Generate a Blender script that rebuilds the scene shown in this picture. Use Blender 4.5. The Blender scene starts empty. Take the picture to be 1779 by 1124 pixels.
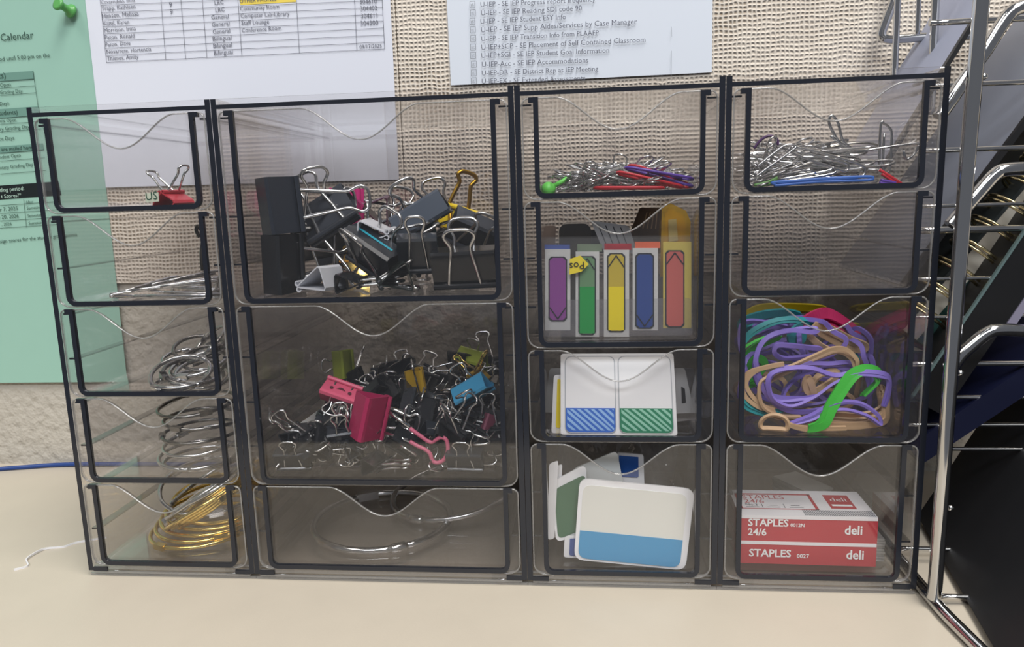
import bpy, math, random
from mathutils import Vector, Matrix, Euler

random.seed(7)
S = bpy.context.scene
COL = S.collection

# ------------------------------------------------------------------ camera
FPX = 1303.36
CAM = Vector((0.273073, -0.355002, 0.195395))
ROT = ((0.99469088, 0.09849214, -0.02982197),      # camera right
       (-0.01242337, -0.17274377, -0.98488844),    # camera down
       (-0.10215533, 0.98003004, -0.17060305))     # camera forward
R_, D_, F_ = [Vector(r) for r in ROT]
cd = bpy.data.cameras.new('camera'); cam = bpy.data.objects.new('camera', cd); COL.objects.link(cam)
cd.sensor_fit = 'HORIZONTAL'; cd.sensor_width = 36.0; cd.lens = 36.0 * FPX / 1779.0
cd.clip_start = 0.01; cd.clip_end = 50
mw = Matrix.Identity(4)
for i in range(3):
    mw[i][0] = R_[i]; mw[i][1] = -D_[i]; mw[i][2] = -F_[i]; mw[i][3] = CAM[i]
cam.matrix_world = mw
S.camera = cam

# ------------------------------------------------------------------ light and exposure
S.view_settings.view_transform = 'Standard'
S.view_settings.look = 'None'
S.view_settings.gamma = 1.0
S.view_settings.use_curve_mapping = False
S.view_settings.exposure = 0.2
W = bpy.data.worlds.new('room_light'); S.world = W; W.use_nodes = True
W.node_tree.nodes['Background'].inputs[0].default_value = (0.86, 0.90, 1.0, 1)
W.node_tree.nodes['Background'].inputs[1].default_value = 0.15

def area(name, loc, target, sx, sy, power, col):
    l = bpy.data.lights.new(name, 'AREA'); l.shape = 'RECTANGLE'; l.size = sx; l.size_y = sy
    l.energy = power; l.color = col
    o = bpy.data.objects.new(name, l); COL.objects.link(o); o.location = loc
    o.rotation_euler = (Vector(target) - Vector(loc)).to_track_quat('-Z', 'Y').to_euler()
    return o
area('ceiling_or_fill_light', (0.75, -0.75, 1.9), (0.75, -0.74, 0), 0.6, 1.2, 34, (1.0, 0.965, 0.91))
area('ceiling_or_fill_light', (-0.9, -0.9, 1.9), (-0.9, -0.89, 0), 0.6, 1.2, 13, (1.0, 0.965, 0.91))
area('ceiling_or_fill_light', (0.3, -2.3, 2.0), (0.3, -2.29, 0), 1.8, 0.7, 66, (0.93, 0.96, 1.0))  # added fill from the front, unseen source that brightens the drawer contents
try:
    S.cycles.transparent_max_bounces = 64
    S.cycles.max_bounces = 12
    S.cycles.glossy_bounces = 6
    S.cycles.caustics_reflective = False
    S.cycles.caustics_refractive = False
    S.cycles.sample_clamp_indirect = 6.0
except Exception:
    pass

# ------------------------------------------------------------------ helpers: points
def ray(px, py):
    return R_ * ((px - 889.5) / FPX) + D_ * ((py - 562.0) / FPX) + F_
def at(px, py, Y):                       # the point of the plane y = Y seen at a pixel of the photograph
    d = ray(px, py); return CAM + d * ((Y - CAM.y) / d.y)
def onz(px, py, Z):
    d = ray(px, py); return CAM + d * ((Z - CAM.z) / d.z)

# ------------------------------------------------------------------ helpers: materials
def lin(c):
    def f(v):
        v /= 255.0
        return v / 12.92 if v <= 0.04045 else ((v + 0.055) / 1.055) ** 2.4
    return (f(c[0]), f(c[1]), f(c[2]), 1)
MATS = {}
def mat(name, col, rough=0.5, metal=0.0, spec=0.5, coat=0.0, var=0.0, vscale=60, bump=0.0, bscale=200):
    if name in MATS: return MATS[name]
    m = bpy.data.materials.new(name); m.use_nodes = True
    nt = m.node_tree; b = nt.nodes['Principled BSDF']
    b.inputs['Base Color'].default_value = lin(col); b.inputs['Roughness'].default_value = rough
    b.inputs['Metallic'].default_value = metal; b.inputs['Specular IOR Level'].default_value = spec
    b.inputs['Coat Weight'].default_value = coat
    m.diffuse_color = lin(col)
    if var or bump:
        tc = nt.nodes.new('ShaderNodeTexCoord')
    if var:
        n = nt.nodes.new('ShaderNodeTexNoise'); n.inputs['Scale'].default_value = vscale; n.inputs['Detail'].default_value = 4
        nt.links.new(tc.outputs['Object'], n.inputs['Vector'])
        mx = nt.nodes.new('ShaderNodeMix'); mx.data_type = 'RGBA'
        c = lin(col)
        mx.inputs[6].default_value = tuple(v * (1 - var) for v in c[:3]) + (1,)
        mx.inputs[7].default_value = tuple(min(1, v * (1 + var)) for v in c[:3]) + (1,)
        nt.links.new(n.outputs['Fac'], mx.inputs[0]); nt.links.new(mx.outputs[2], b.inputs['Base Color'])
    if bump:
        n2 = nt.nodes.new('ShaderNodeTexNoise'); n2.inputs['Scale'].default_value = bscale; n2.inputs['Detail'].default_value = 3
        nt.links.new(tc.outputs['Object'], n2.inputs['Vector'])
        bp = nt.nodes.new('ShaderNodeBump'); bp.inputs['Strength'].default_value = bump; bp.inputs['Distance'].default_value = 0.001
        nt.links.new(n2.outputs['Fac'], bp.inputs['Height']); nt.links.new(bp.outputs['Normal'], b.inputs['Normal'])
    MATS[name] = m
    return m

def clear(name, tint, ior=1.49, rough=0.03, haze=0.0, hazecol=(200, 200, 200), wob=0.0):
    """Thin clear plastic: what passes through keeps its direction, Fresnel reflection on both faces."""
    m = bpy.data.materials.new(name); m.use_nodes = True
    nt = m.node_tree; N = nt.nodes; Lk = nt.links
    for n in list(N): N.remove(n)
    out = N.new('ShaderNodeOutputMaterial'); tr = N.new('ShaderNodeBsdfTransparent'); gl = N.new('ShaderNodeBsdfGlossy')
    tr.inputs['Color'].default_value = tint + (1,); gl.inputs['Roughness'].default_value = rough
    gl.inputs['Color'].default_value = (1, 1, 1, 1)
    geo = N.new('ShaderNodeNewGeometry'); mi = N.new('ShaderNodeMix'); mi.data_type = 'FLOAT'
    mi.inputs[2].default_value = ior; mi.inputs[3].default_value = 1.0 / ior
    Lk.new(geo.outputs['Backfacing'], mi.inputs[0])
    fr = N.new('ShaderNodeFresnel'); Lk.new(mi.outputs[0], fr.inputs['IOR'])
    mx = N.new('ShaderNodeMixShader'); Lk.new(fr.outputs[0], mx.inputs[0]); Lk.new(gl.outputs[0], mx.inputs[2])
    if haze:
        df = N.new('ShaderNodeBsdfDiffuse'); df.inputs['Color'].default_value = lin(hazecol)
        m2 = N.new('ShaderNodeMixShader'); m2.inputs[0].default_value = haze
        Lk.new(tr.outputs[0], m2.inputs[1]); Lk.new(df.outputs[0], m2.inputs[2]); Lk.new(m2.outputs[0], mx.inputs[1])
    else:
        Lk.new(tr.outputs[0], mx.inputs[1])
    if wob:
        tc = N.new('ShaderNodeTexCoord'); no = N.new('ShaderNodeTexNoise'); no.inputs['Scale'].default_value = 45
        bp = N.new('ShaderNodeBump'); bp.inputs['Strength'].default_value = wob; bp.inputs['Distance'].default_value = 0.002
        Lk.new(tc.outputs['Object'], no.inputs['Vector']); Lk.new(no.outputs['Fac'], bp.inputs['Height'])
        Lk.new(bp.outputs['Normal'], gl.inputs['Normal'])
    Lk.new(mx.outputs[0], out.inputs[0])
    MATS[name] = m
    return m

SMOKE = clear('smoked_plastic', (0.968, 0.963, 0.962))
FRONT = clear('smoked_front_plastic', (0.965, 0.96, 0.96), haze=0.004, hazecol=(210, 210, 210))
RAILM = clear('rail_plastic', (0.74, 0.74, 0.74))
SMOKE_W = clear('smoked_moulded_plastic', (0.968, 0.963, 0.962), wob=0.25)
BRIGHT = clear('edge_highlight_plastic', (0.80, 0.80, 0.80), ior=1.7, rough=0.12, haze=0.26, hazecol=(200, 198, 195))  # pale diffuse haze paints the highlight line into the plastic edges
FILM = clear('clear_film', (0.97, 0.97, 0.97), haze=0.03)
POCKET = clear('milky_film', (0.95, 0.95, 0.95), haze=0.10, hazecol=(220, 215, 225))
BLISTER = clear('yellow_blister', (0.98, 0.85, 0.35), haze=0.45, hazecol=(245, 196, 40), wob=0.4)
DARK = mat('dark_plastic_edge', (33, 36, 44), 0.18)
CHROME = mat('chrome', (205, 205, 205), 0.10, 1.0)
STEEL = mat('bright_steel_wire', (200, 200, 200), 0.18, 1.0)
DARKSTEEL = mat('grey_steel_wire', (140, 138, 134), 0.22, 1.0)
GOLD = mat('gold_wire', (236, 206, 122), 0.16, 1.0)
PALEGOLD = mat('pale_gold_wire', (205, 190, 150), 0.2, 1.0)
BLACK = mat('black_lacquer', (30, 32, 35), 0.18, 0.0, 0.5)
INK = mat('grey_ink', (102, 104, 116), 0.9, 0, 0.1)
WHITE = mat('white_card', (236, 236, 238), 0.55)

# ------------------------------------------------------------------ helpers: meshes
class MB:
    def __init__(s): s.v = []; s.f = []; s.m = []; s.sm = []
    def face(s, idx, mi=0, sm=False): s.f.append(tuple(idx)); s.m.append(mi); s.sm.append(sm)
    def box(s, lo, hi, mi=0, fm=None):
        """fm: other material index per face, keys x- x+ y- y+ z- z+"""
        n = len(s.v); (a, b, c), (d, e, f) = lo, hi
        s.v += [(a, b, c), (d, b, c), (d, e, c), (a, e, c), (a, b, f), (d, b, f), (d, e, f), (a, e, f)]
        for k, q in (('z-', (3, 2, 1, 0)), ('z+', (4, 5, 6, 7)), ('y-', (0, 1, 5, 4)), ('y+', (2, 3, 7, 6)), ('x-', (3, 0, 4, 7)), ('x+', (1, 2, 6, 5))):
            s.face([n + i for i in q], (fm or {}).get(k, mi))
        return s
    def prism(s, poly, d0, d1, to, mi=0, edge=None, smooth=False):
        """poly: ccw 2D outline; to(u, v, d) -> point; caps mi, rim edge"""
        n = len(s.v); k = len(poly); edge = mi if edge is None else edge
        s.v += [tuple(to(u, v, d0)) for u, v in poly] + [tuple(to(u, v, d1)) for u, v in poly]
        s.face(range(n, n + k), mi); s.face(range(n + 2 * k - 1, n + k - 1, -1), mi)
        for i in range(k):
            j = (i + 1) % k
            s.face((n + j, n + i, n + k + i, n + k + j), edge, smooth)
        return s
    def strip(s, path, t, d0, d1, to, mi=0, ends=None, smooth=False):
        """a sheet of thickness t that follows a 2D path, extruded from d0 to d1"""
        k = len(path); off = []
        for i in range(k):
            p = Vector(path[i]); a = Vector(path[max(i - 1, 0)]); b = Vector(path[min(i + 1, k - 1)])
            t1 = (p - a).normalized() if i > 0 else (b - p).normalized(); t2 = (b - p).normalized() if i < k - 1 else t1
            n1 = Vector((-t1.y, t1.x)); n2 = Vector((-t2.y, t2.x)); nn = (n1 + n2)
            nn = nn.normalized() if nn.length > 1e-6 else n1
            off.append(nn * (t / 2 / max(0.5, nn.dot(n1))))
        n = len(s.v); ends = mi if ends is None else ends
        for d in (d0, d1):
            for i in range(k):
                a = Vector(path[i]) + off[i]; b = Vector(path[i]) - off[i]
                s.v += [tuple(to(a.x, a.y, d)), tuple(to(b.x, b.y, d))]
        for i in range(k - 1):
            a = n + 2 * i; c = a + 2 * k
            s.face((a, a + 1, a + 3, a + 2), ends); s.face((c + 2, c + 3, c + 1, c), ends)
            s.face((a + 2, c + 2, c, a), mi, smooth); s.face((a + 1, c + 1, c + 3, a + 3), mi, smooth)
        for i in (0, k - 1):
            a = n + 2 * i; c = a + 2 * k; s.face((a, a + 1, c + 1, c) if i else (a + 1, a, c, c + 1), ends)
        return s
    def tube(s, pts, r, sides=7, closed=False, mi=0, flat=None, up0=None, twist=0.0, spin=None):
        """round wire, or with flat=(w, t) a flat band of that section"""
        P = [Vector(p) for p in pts]; k = len(P); T = []
        for i in range(k):
            a = P[(i - 1) % k] if (closed or i) else P[0]; b = P[(i + 1) % k] if (closed or i < k - 1) else P[-1]
            t = b - a; T.append(t.normalized() if t.length > 1e-9 else Vector((0, 0, 1)))
        u = Vector(up0) if up0 is not None else (Vector((0, 0, 1)) if abs(T[0].z) < 0.9 else Vector((1, 0, 0)))
        U = []
        for i in range(k):
            u = u - T[i] * u.dot(T[i])
            if u.length < 1e-6: u = T[i].orthogonal()
            u.normalize(); U.append(u.copy())
        ang = 0.0
        if closed:
            u = U[-1] - T[0] * U[-1].dot(T[0]); u.normalize()
            ang = math.atan2(T[0].dot(u.cross(U[0])), u.dot(U[0]))
        n = len(s.v)
        sec = [(-flat[0] / 2, -flat[1] / 2), (flat[0] / 2, -flat[1] / 2), (flat[0] / 2, flat[1] / 2), (-flat[0] / 2, flat[1] / 2)] if flat else \
              [(r * math.cos(2 * math.pi * j / sides), r * math.sin(2 * math.pi * j / sides)) for j in range(sides)]
        q = len(sec)
        for i in range(k):
            a = ang * i / k + twist * i / k + (spin[i] if spin else 0)
            uu = U[i] * math.cos(a) + T[i].cross(U[i]) * math.sin(a); vv = T[i].cross(uu)
            s.v += [tuple(P[i] + uu * x + vv * y) for x, y in sec]
        for i in range(k if closed else k - 1):
            for j in range(q):
                a = n + i * q + j; b = n + i * q + (j + 1) % q; i2 = ((i + 1) % k) * q
                s.face((a, b, n + i2 + (j + 1) % q, n + i2 + j), mi, not flat)
        if not closed:
            s.face([n + j for j in range(q - 1, -1, -1)], mi); s.face([n + (k - 1) * q + j for j in range(q)], mi)
        return s
    def lathe(s, prof, c, axis, sides=16, mi=0):
        a = Vector(axis).normalized(); u = a.orthogonal().normalized(); w = a.cross(u); n = len(s.v); c = Vector(c)
        for r, h in prof:
            for j in range(sides):
                t = 2 * math.pi * j / sides; s.v.append(tuple(c + a * h + (u * math.cos(t) + w * math.sin(t)) * r))
        for i in range(len(prof) - 1):
            for j in range(sides):
                j2 = (j + 1) % sides; s.face((n + i * sides + j, n + i * sides + j2, n + (i + 1) * sides + j2, n + (i + 1) * sides + j), mi, True)
        s.face([n + j for j in range(sides - 1, -1, -1)], mi); s.face([n + (len(prof) - 1) * sides + j for j in range(sides)], mi)
        return s
    def poly3(s, pts, mi=0):
        n = len(s.v); s.v += [tuple(p) for p in pts]; s.face(range(n, n + len(pts)), mi); return s
    def mesh(s, name, mats):
        me = bpy.data.meshes.new(name); me.from_pydata(s.v, [], s.f)
        for m in (mats if isinstance(mats, (list, tuple)) else [mats]): me.materials.append(m)
        me.polygons.foreach_set('material_index', s.m); me.polygons.foreach_set('use_smooth', s.sm)
        me.update(); return me
    def build(s, name, mats, parent=None, **tags):
        o = bpy.data.objects.new(name, s.mesh(name, mats)); COL.objects.link(o)
        if parent: o.parent = parent
        for k, v in tags.items(): o[k] = v
        return o

def tag(o, label, cat, group=None):
    o['label'] = label; o['category'] = cat
    if group: o['group'] = group
    return o
def empty(name, loc=(0, 0, 0)):
    o = bpy.data.objects.new(name, None); COL.objects.link(o); o.location = loc; o.empty_display_size = 0.01; return o
def pose(o, loc, xd, zd):
    x = Vector(xd).normalized(); z = Vector(zd); z = (z - x * z.dot(x)).normalized(); y = z.cross(x)
    m = Matrix.Identity(4)
    for i in range(3):
        m[i][0] = x[i]; m[i][1] = y[i]; m[i][2] = z[i]; m[i][3] = loc[i]
    o.matrix_basis = m
    return o
def settle(o, lo, hi):
    """shift a thing so that it stays inside its drawer"""
    M = o.matrix_basis.copy(); P = []
    for ob in ([o] if o.type == 'MESH' else [c for c in o.children if c.type == 'MESH']):
        P += [M @ v.co for v in ob.data.vertices]
    d = Vector((0, 0, 0))
    for i in range(3):
        a = min(p[i] for p in P); b = max(p[i] for p in P)
        if b - a > hi[i] - lo[i]: d[i] = (lo[i] + hi[i] - a - b) / 2 if i != 2 else lo[i] - a
        elif a < lo[i]: d[i] = lo[i] - a
        elif b > hi[i]: d[i] = hi[i] - b
    o.matrix_basis = Matrix.Translation(d) @ M
    return o
def copy_tree(o):
    c = o.copy(); COL.objects.link(c)
    for ch in o.children:
        d = ch.copy(); COL.objects.link(d); d.parent = c; d.matrix_parent_inverse = ch.matrix_parent_inverse.copy()
        for g in ch.children:
            e = g.copy(); COL.objects.link(e); e.parent = d
    return c
def catmull(pts, n=6, closed=False):
    P = [Vector(p) for p in pts]; k = len(P); out = []
    for i in range(k if closed else k - 1):
        g = (lambda j: P[j % k]) if closed else (lambda j: P[min(max(j, 0), k - 1)])
        a, b, c, d = g(i - 1), g(i), g(i + 1), g(i + 2)
        for q in range(n):
            t = q / n
            out.append(0.5 * ((2 * b) + (c - a) * t + (2 * a - 5 * b + 4 * c - d) * t * t + (3 * b - a - 3 * c + d) * t ** 3))
    if not closed: out.append(P[-1])
    return out
def xz(u, v, d): return (u, d, v)          # outline in x and z, extruded along y
def rrect(x0, z0, x1, z1, r, n=5, corners=(1, 1, 1, 1)):
    out = []
    for (cx, cz, a0), on in zip(((x1 - r, z0 + r, -90), (x1 - r, z1 - r, 0), (x0 + r, z1 - r, 90), (x0 + r, z0 + r, 180)), corners):
        if on:
            for i in range(n + 1):
                a = math.radians(a0 + 90 * i / n); out.append((cx + r * math.cos(a), cz + r * math.sin(a)))
        else:
            out.append((x1 if a0 in (-90, 0) else x0, z0 if a0 in (-90, 180) else z1))
    return out

# flat lettering -------------------------------------------------------------
_txt = {}
def glyphs(s, bold=0.0):
    if (s, bold) not in _txt:
        c = bpy.data.curves.new('t', 'FONT'); c.body = s; c.size = 1; c.resolution_u = 2; c.offset = bold
        o = bpy.data.objects.new('t', c); COL.objects.link(o)
        dg = bpy.context.evaluated_depsgraph_get(); me = bpy.data.meshes.new_from_object(o.evaluated_get(dg))
        vs = [v.co.copy() for v in me.vertices]; fs = [tuple(p.vertices) for p in me.polygons]
        bpy.data.objects.remove(o); bpy.data.curves.remove(c); bpy.data.meshes.remove(me)
        x0 = min(v.x for v in vs); x1 = max(v.x for v in vs)
        _txt[(s, bold)] = ([(v.x - x0, v.y) for v in vs], fs, x1 - x0)
    return _txt[(s, bold)]
def letter(mb, s, p0, p1, up, aspect=1.0, mi=0, bold=0.0):
    """words from p0 to p1 on a surface whose upward direction is up"""
    vs, fs, w = glyphs(s, bold); p0 = Vector(p0); e = (Vector(p1) - p0) / w; u = Vector(up).normalized() * e.length * aspect
    n = len(mb.v); mb.v += [tuple(p0 + e * x + u * y) for x, y in vs]
    for f in fs: mb.face([n + i for i in f], mi)

# ================================================================== THE SETTING
WALL_Y = 0.1685; BOARD_Y = 0.166; DESK_Z = -0.0035
def wall_material():
    m = mat('painted_plaster', (184, 178, 167), 0.75, bump=0.0)
    nt = m.node_tree; b = nt.nodes['Principled BSDF']
    tc = nt.nodes.new('ShaderNodeTexCoord'); n = nt.nodes.new('ShaderNodeTexNoise'); n.inputs['Scale'].default_value = 150
    n.inputs['Detail'].default_value = 2.5; bp = nt.nodes.new('ShaderNodeBump'); bp.inputs['Strength'].default_value = 0.9
    bp.inputs['Distance'].default_value = 0.0028
    nt.links.new(tc.outputs['Object'], n.inputs['Vector']); nt.links.new(n.outputs['Fac'], bp.inputs['Height']); nt.links.new(bp.outputs['Normal'], b.inputs['Normal'])
    return m
def burlap_material():
    m = bpy.data.materials.new('woven_fabric'); m.use_nodes = True; nt = m.node_tree; N = nt.nodes; K = nt.links
    b = N['Principled BSDF']; b.inputs['Roughness'].default_value = 0.95; b.inputs['Specular IOR Level'].default_value = 0.1
    tc = N.new('ShaderNodeTexCoord'); sep = N.new('ShaderNodeSeparateXYZ')
    wn = N.new('ShaderNodeTexNoise'); wn.inputs['Scale'].default_value = 110; wn.inputs['Detail'].default_value = 2
    mixv = N.new('ShaderNodeVectorMath'); mixv.operation = 'MULTIPLY_ADD'; mixv.inputs[1].default_value = (0.0030, 0, 0.0030)
    K.new(tc.outputs['Object'], wn.inputs['Vector']); K.new(wn.outputs['Color'], mixv.inputs[0]); K.new(tc.outputs['Object'], mixv.inputs[2])
    K.new(mixv.outputs[0], sep.inputs[0])
    def mth(op, a, v=None):
        q = N.new('ShaderNodeMath'); q.operation = op
        for i, x in enumerate((a, v)):
            if x is None: continue
            if isinstance(x, (int, float)): q.inputs[i].default_value = x
            else: K.new(x, q.inputs[i])
        return q.outputs[0]
    su = mth('ABSOLUTE', mth('SINE', mth('MULTIPLY', sep.outputs['X'], math.pi / 0.0030)))
    sv = mth('ABSOLUTE', mth('SINE', mth('MULTIPLY', sep.outputs['Z'], math.pi / 0.0028)))
    hole = mth('MULTIPLY', mth('POWER', su, 1.5), mth('POWER', sv, 1.5))          # 1 in the middle of a hole of the weave
    patch = N.new('ShaderNodeTexNoise'); patch.inputs['Scale'].default_value = 26; patch.inputs['Detail'].default_value = 5
    K.new(tc.outputs['Object'], patch.inputs['Vector'])
    deep = mth('MULTIPLY', hole, mth('SUBTRACT', mth('MULTIPLY', patch.outputs['Fac'], 2.2), 0.62))
    st = N.new('ShaderNodeTexNoise'); st.inputs['Scale'].default_value = 1; st.inputs['Detail'].default_value = 3
    mp = N.new('ShaderNodeMapping'); mp.inputs['Scale'].default_value = (60, 1, 700)
    K.new(tc.outputs['Object'], mp.inputs['Vector']); K.new(mp.outputs[0], st.inputs['Vector'])
    r1 = N.new('ShaderNodeMix'); r1.data_type = 'RGBA'; r1.inputs[6].default_value = lin((212, 200, 186)); r1.inputs[7].default_value = lin((240, 231, 218))
    K.new(st.outputs['Fac'], r1.inputs[0])
    r2 = N.new('ShaderNodeMix'); r2.data_type = 'RGBA'; r2.inputs[7].default_value = lin((142, 124, 104))
    K.new(deep, r2.inputs[0]); K.new(r1.outputs[2], r2.inputs[6]); K.new(r2.outputs[2], b.inputs['Base Color'])
    bp = N.new('ShaderNodeBump'); bp.inputs['Strength'].default_value = 0.8; bp.inputs['Distance'].default_value = 0.0012
    K.new(mth('SUBTRACT', 1.0, hole), bp.inputs['Height']); K.new(bp.outputs['Normal'], b.inputs['Normal'])
    return m
wall = MB().box((-1.2, WALL_Y, -0.4), (1.6, WALL_Y + 0.1, 0.9)).build('wall_back', wall_material(), kind='structure')
BUR = burlap_material()
for x0, x1 in ((-1.0, 0.1463), (0.1470, 1.4)):
    MB().prism(rrect(x0, 0.1387, x1, 0.85, 0.0012, 3), BOARD_Y, WALL_Y + 0.002, xz).build('fabric_panel', BUR, wall)
desk_m = mat('cream_laminate', (193, 183, 167), 0.42, var=0.05, vscale=35, bump=0.05, bscale=900)
desk = tag(MB().box((-0.9, -0.22, DESK_Z - 0.028), (1.3, WALL_Y, DESK_Z)).build('desk_top', desk_m), 'cream laminate desk top under the clear drawer units', 'desk')
MB().box((-0.9, -0.2225, DESK_Z - 0.028), (1.3, -0.22, DESK_Z)).build('edge_band', mat('edge_band', (150, 140, 125), 0.5), desk)

# ================================================================== PAPERS ON THE WALL
def sheet(name, corners, m, label, cat, curl=0.0, nx=10, nz=12, Yb=0.1645):
    """corners bl br tr tl in x and z; a thin sheet that lifts off the wall a little towards its lower edge"""
    mb = MB(); bl, br, tr, tl = corners; n = 0
    for side in (0, 1):
        for j in range(nz + 1):
            for i in range(nx + 1):
                s, t = i / nx, j / nz
                x = (bl[0] * (1 - s) + br[0] * s) * (1 - t) + (tl[0] * (1 - s) + tr[0] * s) * t
                z = (bl[1] * (1 - s) + br[1] * s) * (1 - t) + (tl[1] * (1 - s) + tr[1] * s) * t
                y = Yb - curl * (1 - t) ** 3 * (0.6 + 0.4 * math.sin(3 * s + 0.4)) + (0.0002 if side else 0)
                mb.v.append((x, y, z))
    q = nx + 1; h = q * (nz + 1)
    for j in range(nz):
        for i in range(nx):
            a = j * q + i
            mb.face((a, a + 1, a + q + 1, a + q)); mb.face((h + a, h + a + q, h + a + q + 1, h + a + 1))
    rim = [i for i in range(nx)] + [nx + j * q for j in range(nz)] + [nz * q + nx - i for i in range(nx)] + [(nz - j) * q for j in range(nz)]
    for a, b in zip(rim, rim[1:] + rim[:1]): mb.face((b, a, h + a, h + b))
    return tag(mb.build(name, m), label, cat)
green = sheet('paper', ((-0.289, 0.0632), (-0.0752, 0.0638), (-0.0722, 0.343), (-0.289, 0.343)), mat('green_paper', (150, 191, 175), 0.8, var=0.02),
              'pale green school calendar sheet pinned to the wall at the left edge', 'paper', 0.0006, Yb=0.1655)
white = sheet('paper', ((-0.0731, 0.2085), (0.1432, 0.2073), (0.1448, 0.4875), (-0.0705, 0.4875)), mat('white_paper', (222, 225, 236), 0.8),
              'white phone list sheet with a printed table, above the two left drawer units', 'paper', 0.0004, Yb=0.1648)
notice = sheet('paper', ((0.1824, 0.2685), (0.3546, 0.2692), (0.3543, 0.42), (0.1812, 0.42)), mat('bluish_paper', (218, 224, 234), 0.8),
               'white sheet listing file names with small icons, above the third drawer unit', 'paper', 0.0004, Yb=0.1648)
UPZ = (0, 0, 1)
PY = 0.1641
def T1(a, b): return at(140 + a / 3.177, b / 3.177, PY)
def line(mb, p, q, w=0.00028, mi=0):
    p, q = Vector(p), Vector(q); d = (q - p).normalized(); n = Vector((-d.z, 0, d.x)) * w / 2
    mb.poly3([p - n, q - n, q + n, p + n], mi)
tb = MB()
ly = [30, 70, 110, 148, 188, 227, 267, 307, 345]
for k, y in enumerate(ly): line(tb, T1(110 + 33 * k / 8, y), T1(1666 + 12 * k / 8, 270 - 38.5 * (8 - k)))
for a, b, c in ((108, 143, 345), (443, 470, 330), (553, 580, 325), (672, 697, 318), (868, 890, 305), (1190, 1208, 293), (1512, 1525, 275), (1665, 1678, 270)):
    line(tb, T1(a - (b - a) * 0.3, -0.3 * c), T1(b, c))
tb.build('table_lines', INK, white)
wt = MB()
for s, x0, y0, x1, y1 in (
    ('Covarrubias, Irma', 113, 22, 300, 8), ('Trapp, Kathleen', 116, 58, 303, 45), ('Hansen, Melissa', 120, 100, 321, 85), ('Kattil, Karen', 127, 140, 268, 130),
    ('Morrison, Irma', 131, 178, 305, 166), ('Paton, Ronald', 134, 217, 298, 207), ('Paton, Dave', 138, 257, 275, 247), ('Novarrete, Hortencia', 145, 296, 390, 280),
    ('Thienes, Amity', 147, 334, 320, 322), ('9', 490, 38, 505, 37), ('9', 494, 78, 509, 77), ('LRC', 740, 27, 790, 22), ('LRC', 745, 67, 795, 62),
    ('General', 722, 107, 818, 100), ('General', 725, 147, 822, 140), ('General', 730, 186, 825, 179), ('Bilingual', 730, 226, 833, 218), ('Bilingual', 733, 265, 836, 258),
    ('Bilingual', 736, 305, 840, 297), ('Community Room', 880, 58, 1096, 45), ('Computer Lab-Library', 884, 98, 1153, 85), ('Staff Lounge', 888, 137, 1041, 130),
    ('Conference Room', 890, 178, 1108, 164), ('304610', 1542, 22, 1635, 17), ('304402', 1545, 58, 1638, 54), ('304611', 1548, 100, 1638, 96), ('304300', 1546, 140, 1643, 136),
    ('09/17/2025', 1540, 268, 1662, 262), ('OTHER PHONES', 878, 16, 1080, 3)):
    letter(wt, s, T1(x0, y0), T1(x1, y1), UPZ)
wt.build('printed_words', INK, white, kind='stuff')
yb = MB(); p = [T1(868, -40), T1(880, 27), T1(1190, 9), T1(1186, -58)]
yb.poly3([Vector((q.x, PY + 0.0004, q.z)) for q in (p[1], p[2], p[3], p[0])]); yb.build('highlighted_cell', mat('yellow_print', (240, 214, 96), 0.8), white)
def T2(a, b): return at(380 + a / 2.0448, b / 2.0448, 0.1628)
nt_ = MB(); ic = MB()
for s, x0, y0, x1, y1 in (
    ('U-IEP - SE IEP Progress report frequency', 930, 25, 1338, 5), ('U-IEP - SE IEP Reading SDI code 90', 932, 55, 1290, 37), ('U-IEP - SE IEP Student ESY Info', 930, 85, 1233, 68),
    ('U-IEP - SE IEP Supp Aides/Services by Case Manager', 932, 115, 1486, 85), ('U-IEP - SE IEP Transition Info from PLAAFP', 933, 146, 1350, 124),
    ('U-IEP+SCP - SE Placement of Self Contained Classroom', 933, 177, 1516, 149), ('U-IEP+SGI - SE IEP Student Goal Information', 933, 206, 1387, 187),
    ('U-IEP-Acc - SE IEP Accommodations', 935, 238, 1313, 222), ('U-IEP-DR - SE District Rep at IEP Meeting', 935, 268, 1348, 252), ('U-IEP-EX - SE Extended Assessments', 935, 297, 1302, 285)):
    letter(nt_, s, T2(x0, y0), T2(x1, y1), UPZ)
    a, b = x0 - 38, y0 + 2
    for q, r in (((a, b), (a, b - 22)), ((a, b - 22), (a + 18, b - 23)), ((a + 18, b - 23), (a + 18, b - 1)), ((a + 18, b - 1), (a, b)), ((a + 5, b - 4), (a + 5, b - 12)), ((a + 9, b - 4), (a + 9, b - 15)), ((a + 13, b - 4), (a + 13, b - 9))):
        line(ic, T2(*q), T2(*r), 0.0003)
line(ic, T2(1608, 95), T2(1609, 130), 0.0002); line(ic, T2(1608, 180), T2(1607, 270), 0.0002)
nt_.build('printed_words', INK, notice, kind='stuff'); ic.build('file_icons', mat('pale_ink', (140, 144, 152), 0.9, 0, 0.1), notice, kind='stuff')
def T3(a, b): return at(a, b, 0.1648)
gi = mat('green_ink', (58, 82, 74), 0.9, 0, 0.1); gb = mat('green_grey_print', (112, 150, 138), 0.9, 0, 0.1); gk = mat('black_print', (30, 36, 38), 0.8, 0, 0.2)
gt = MB()
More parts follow.
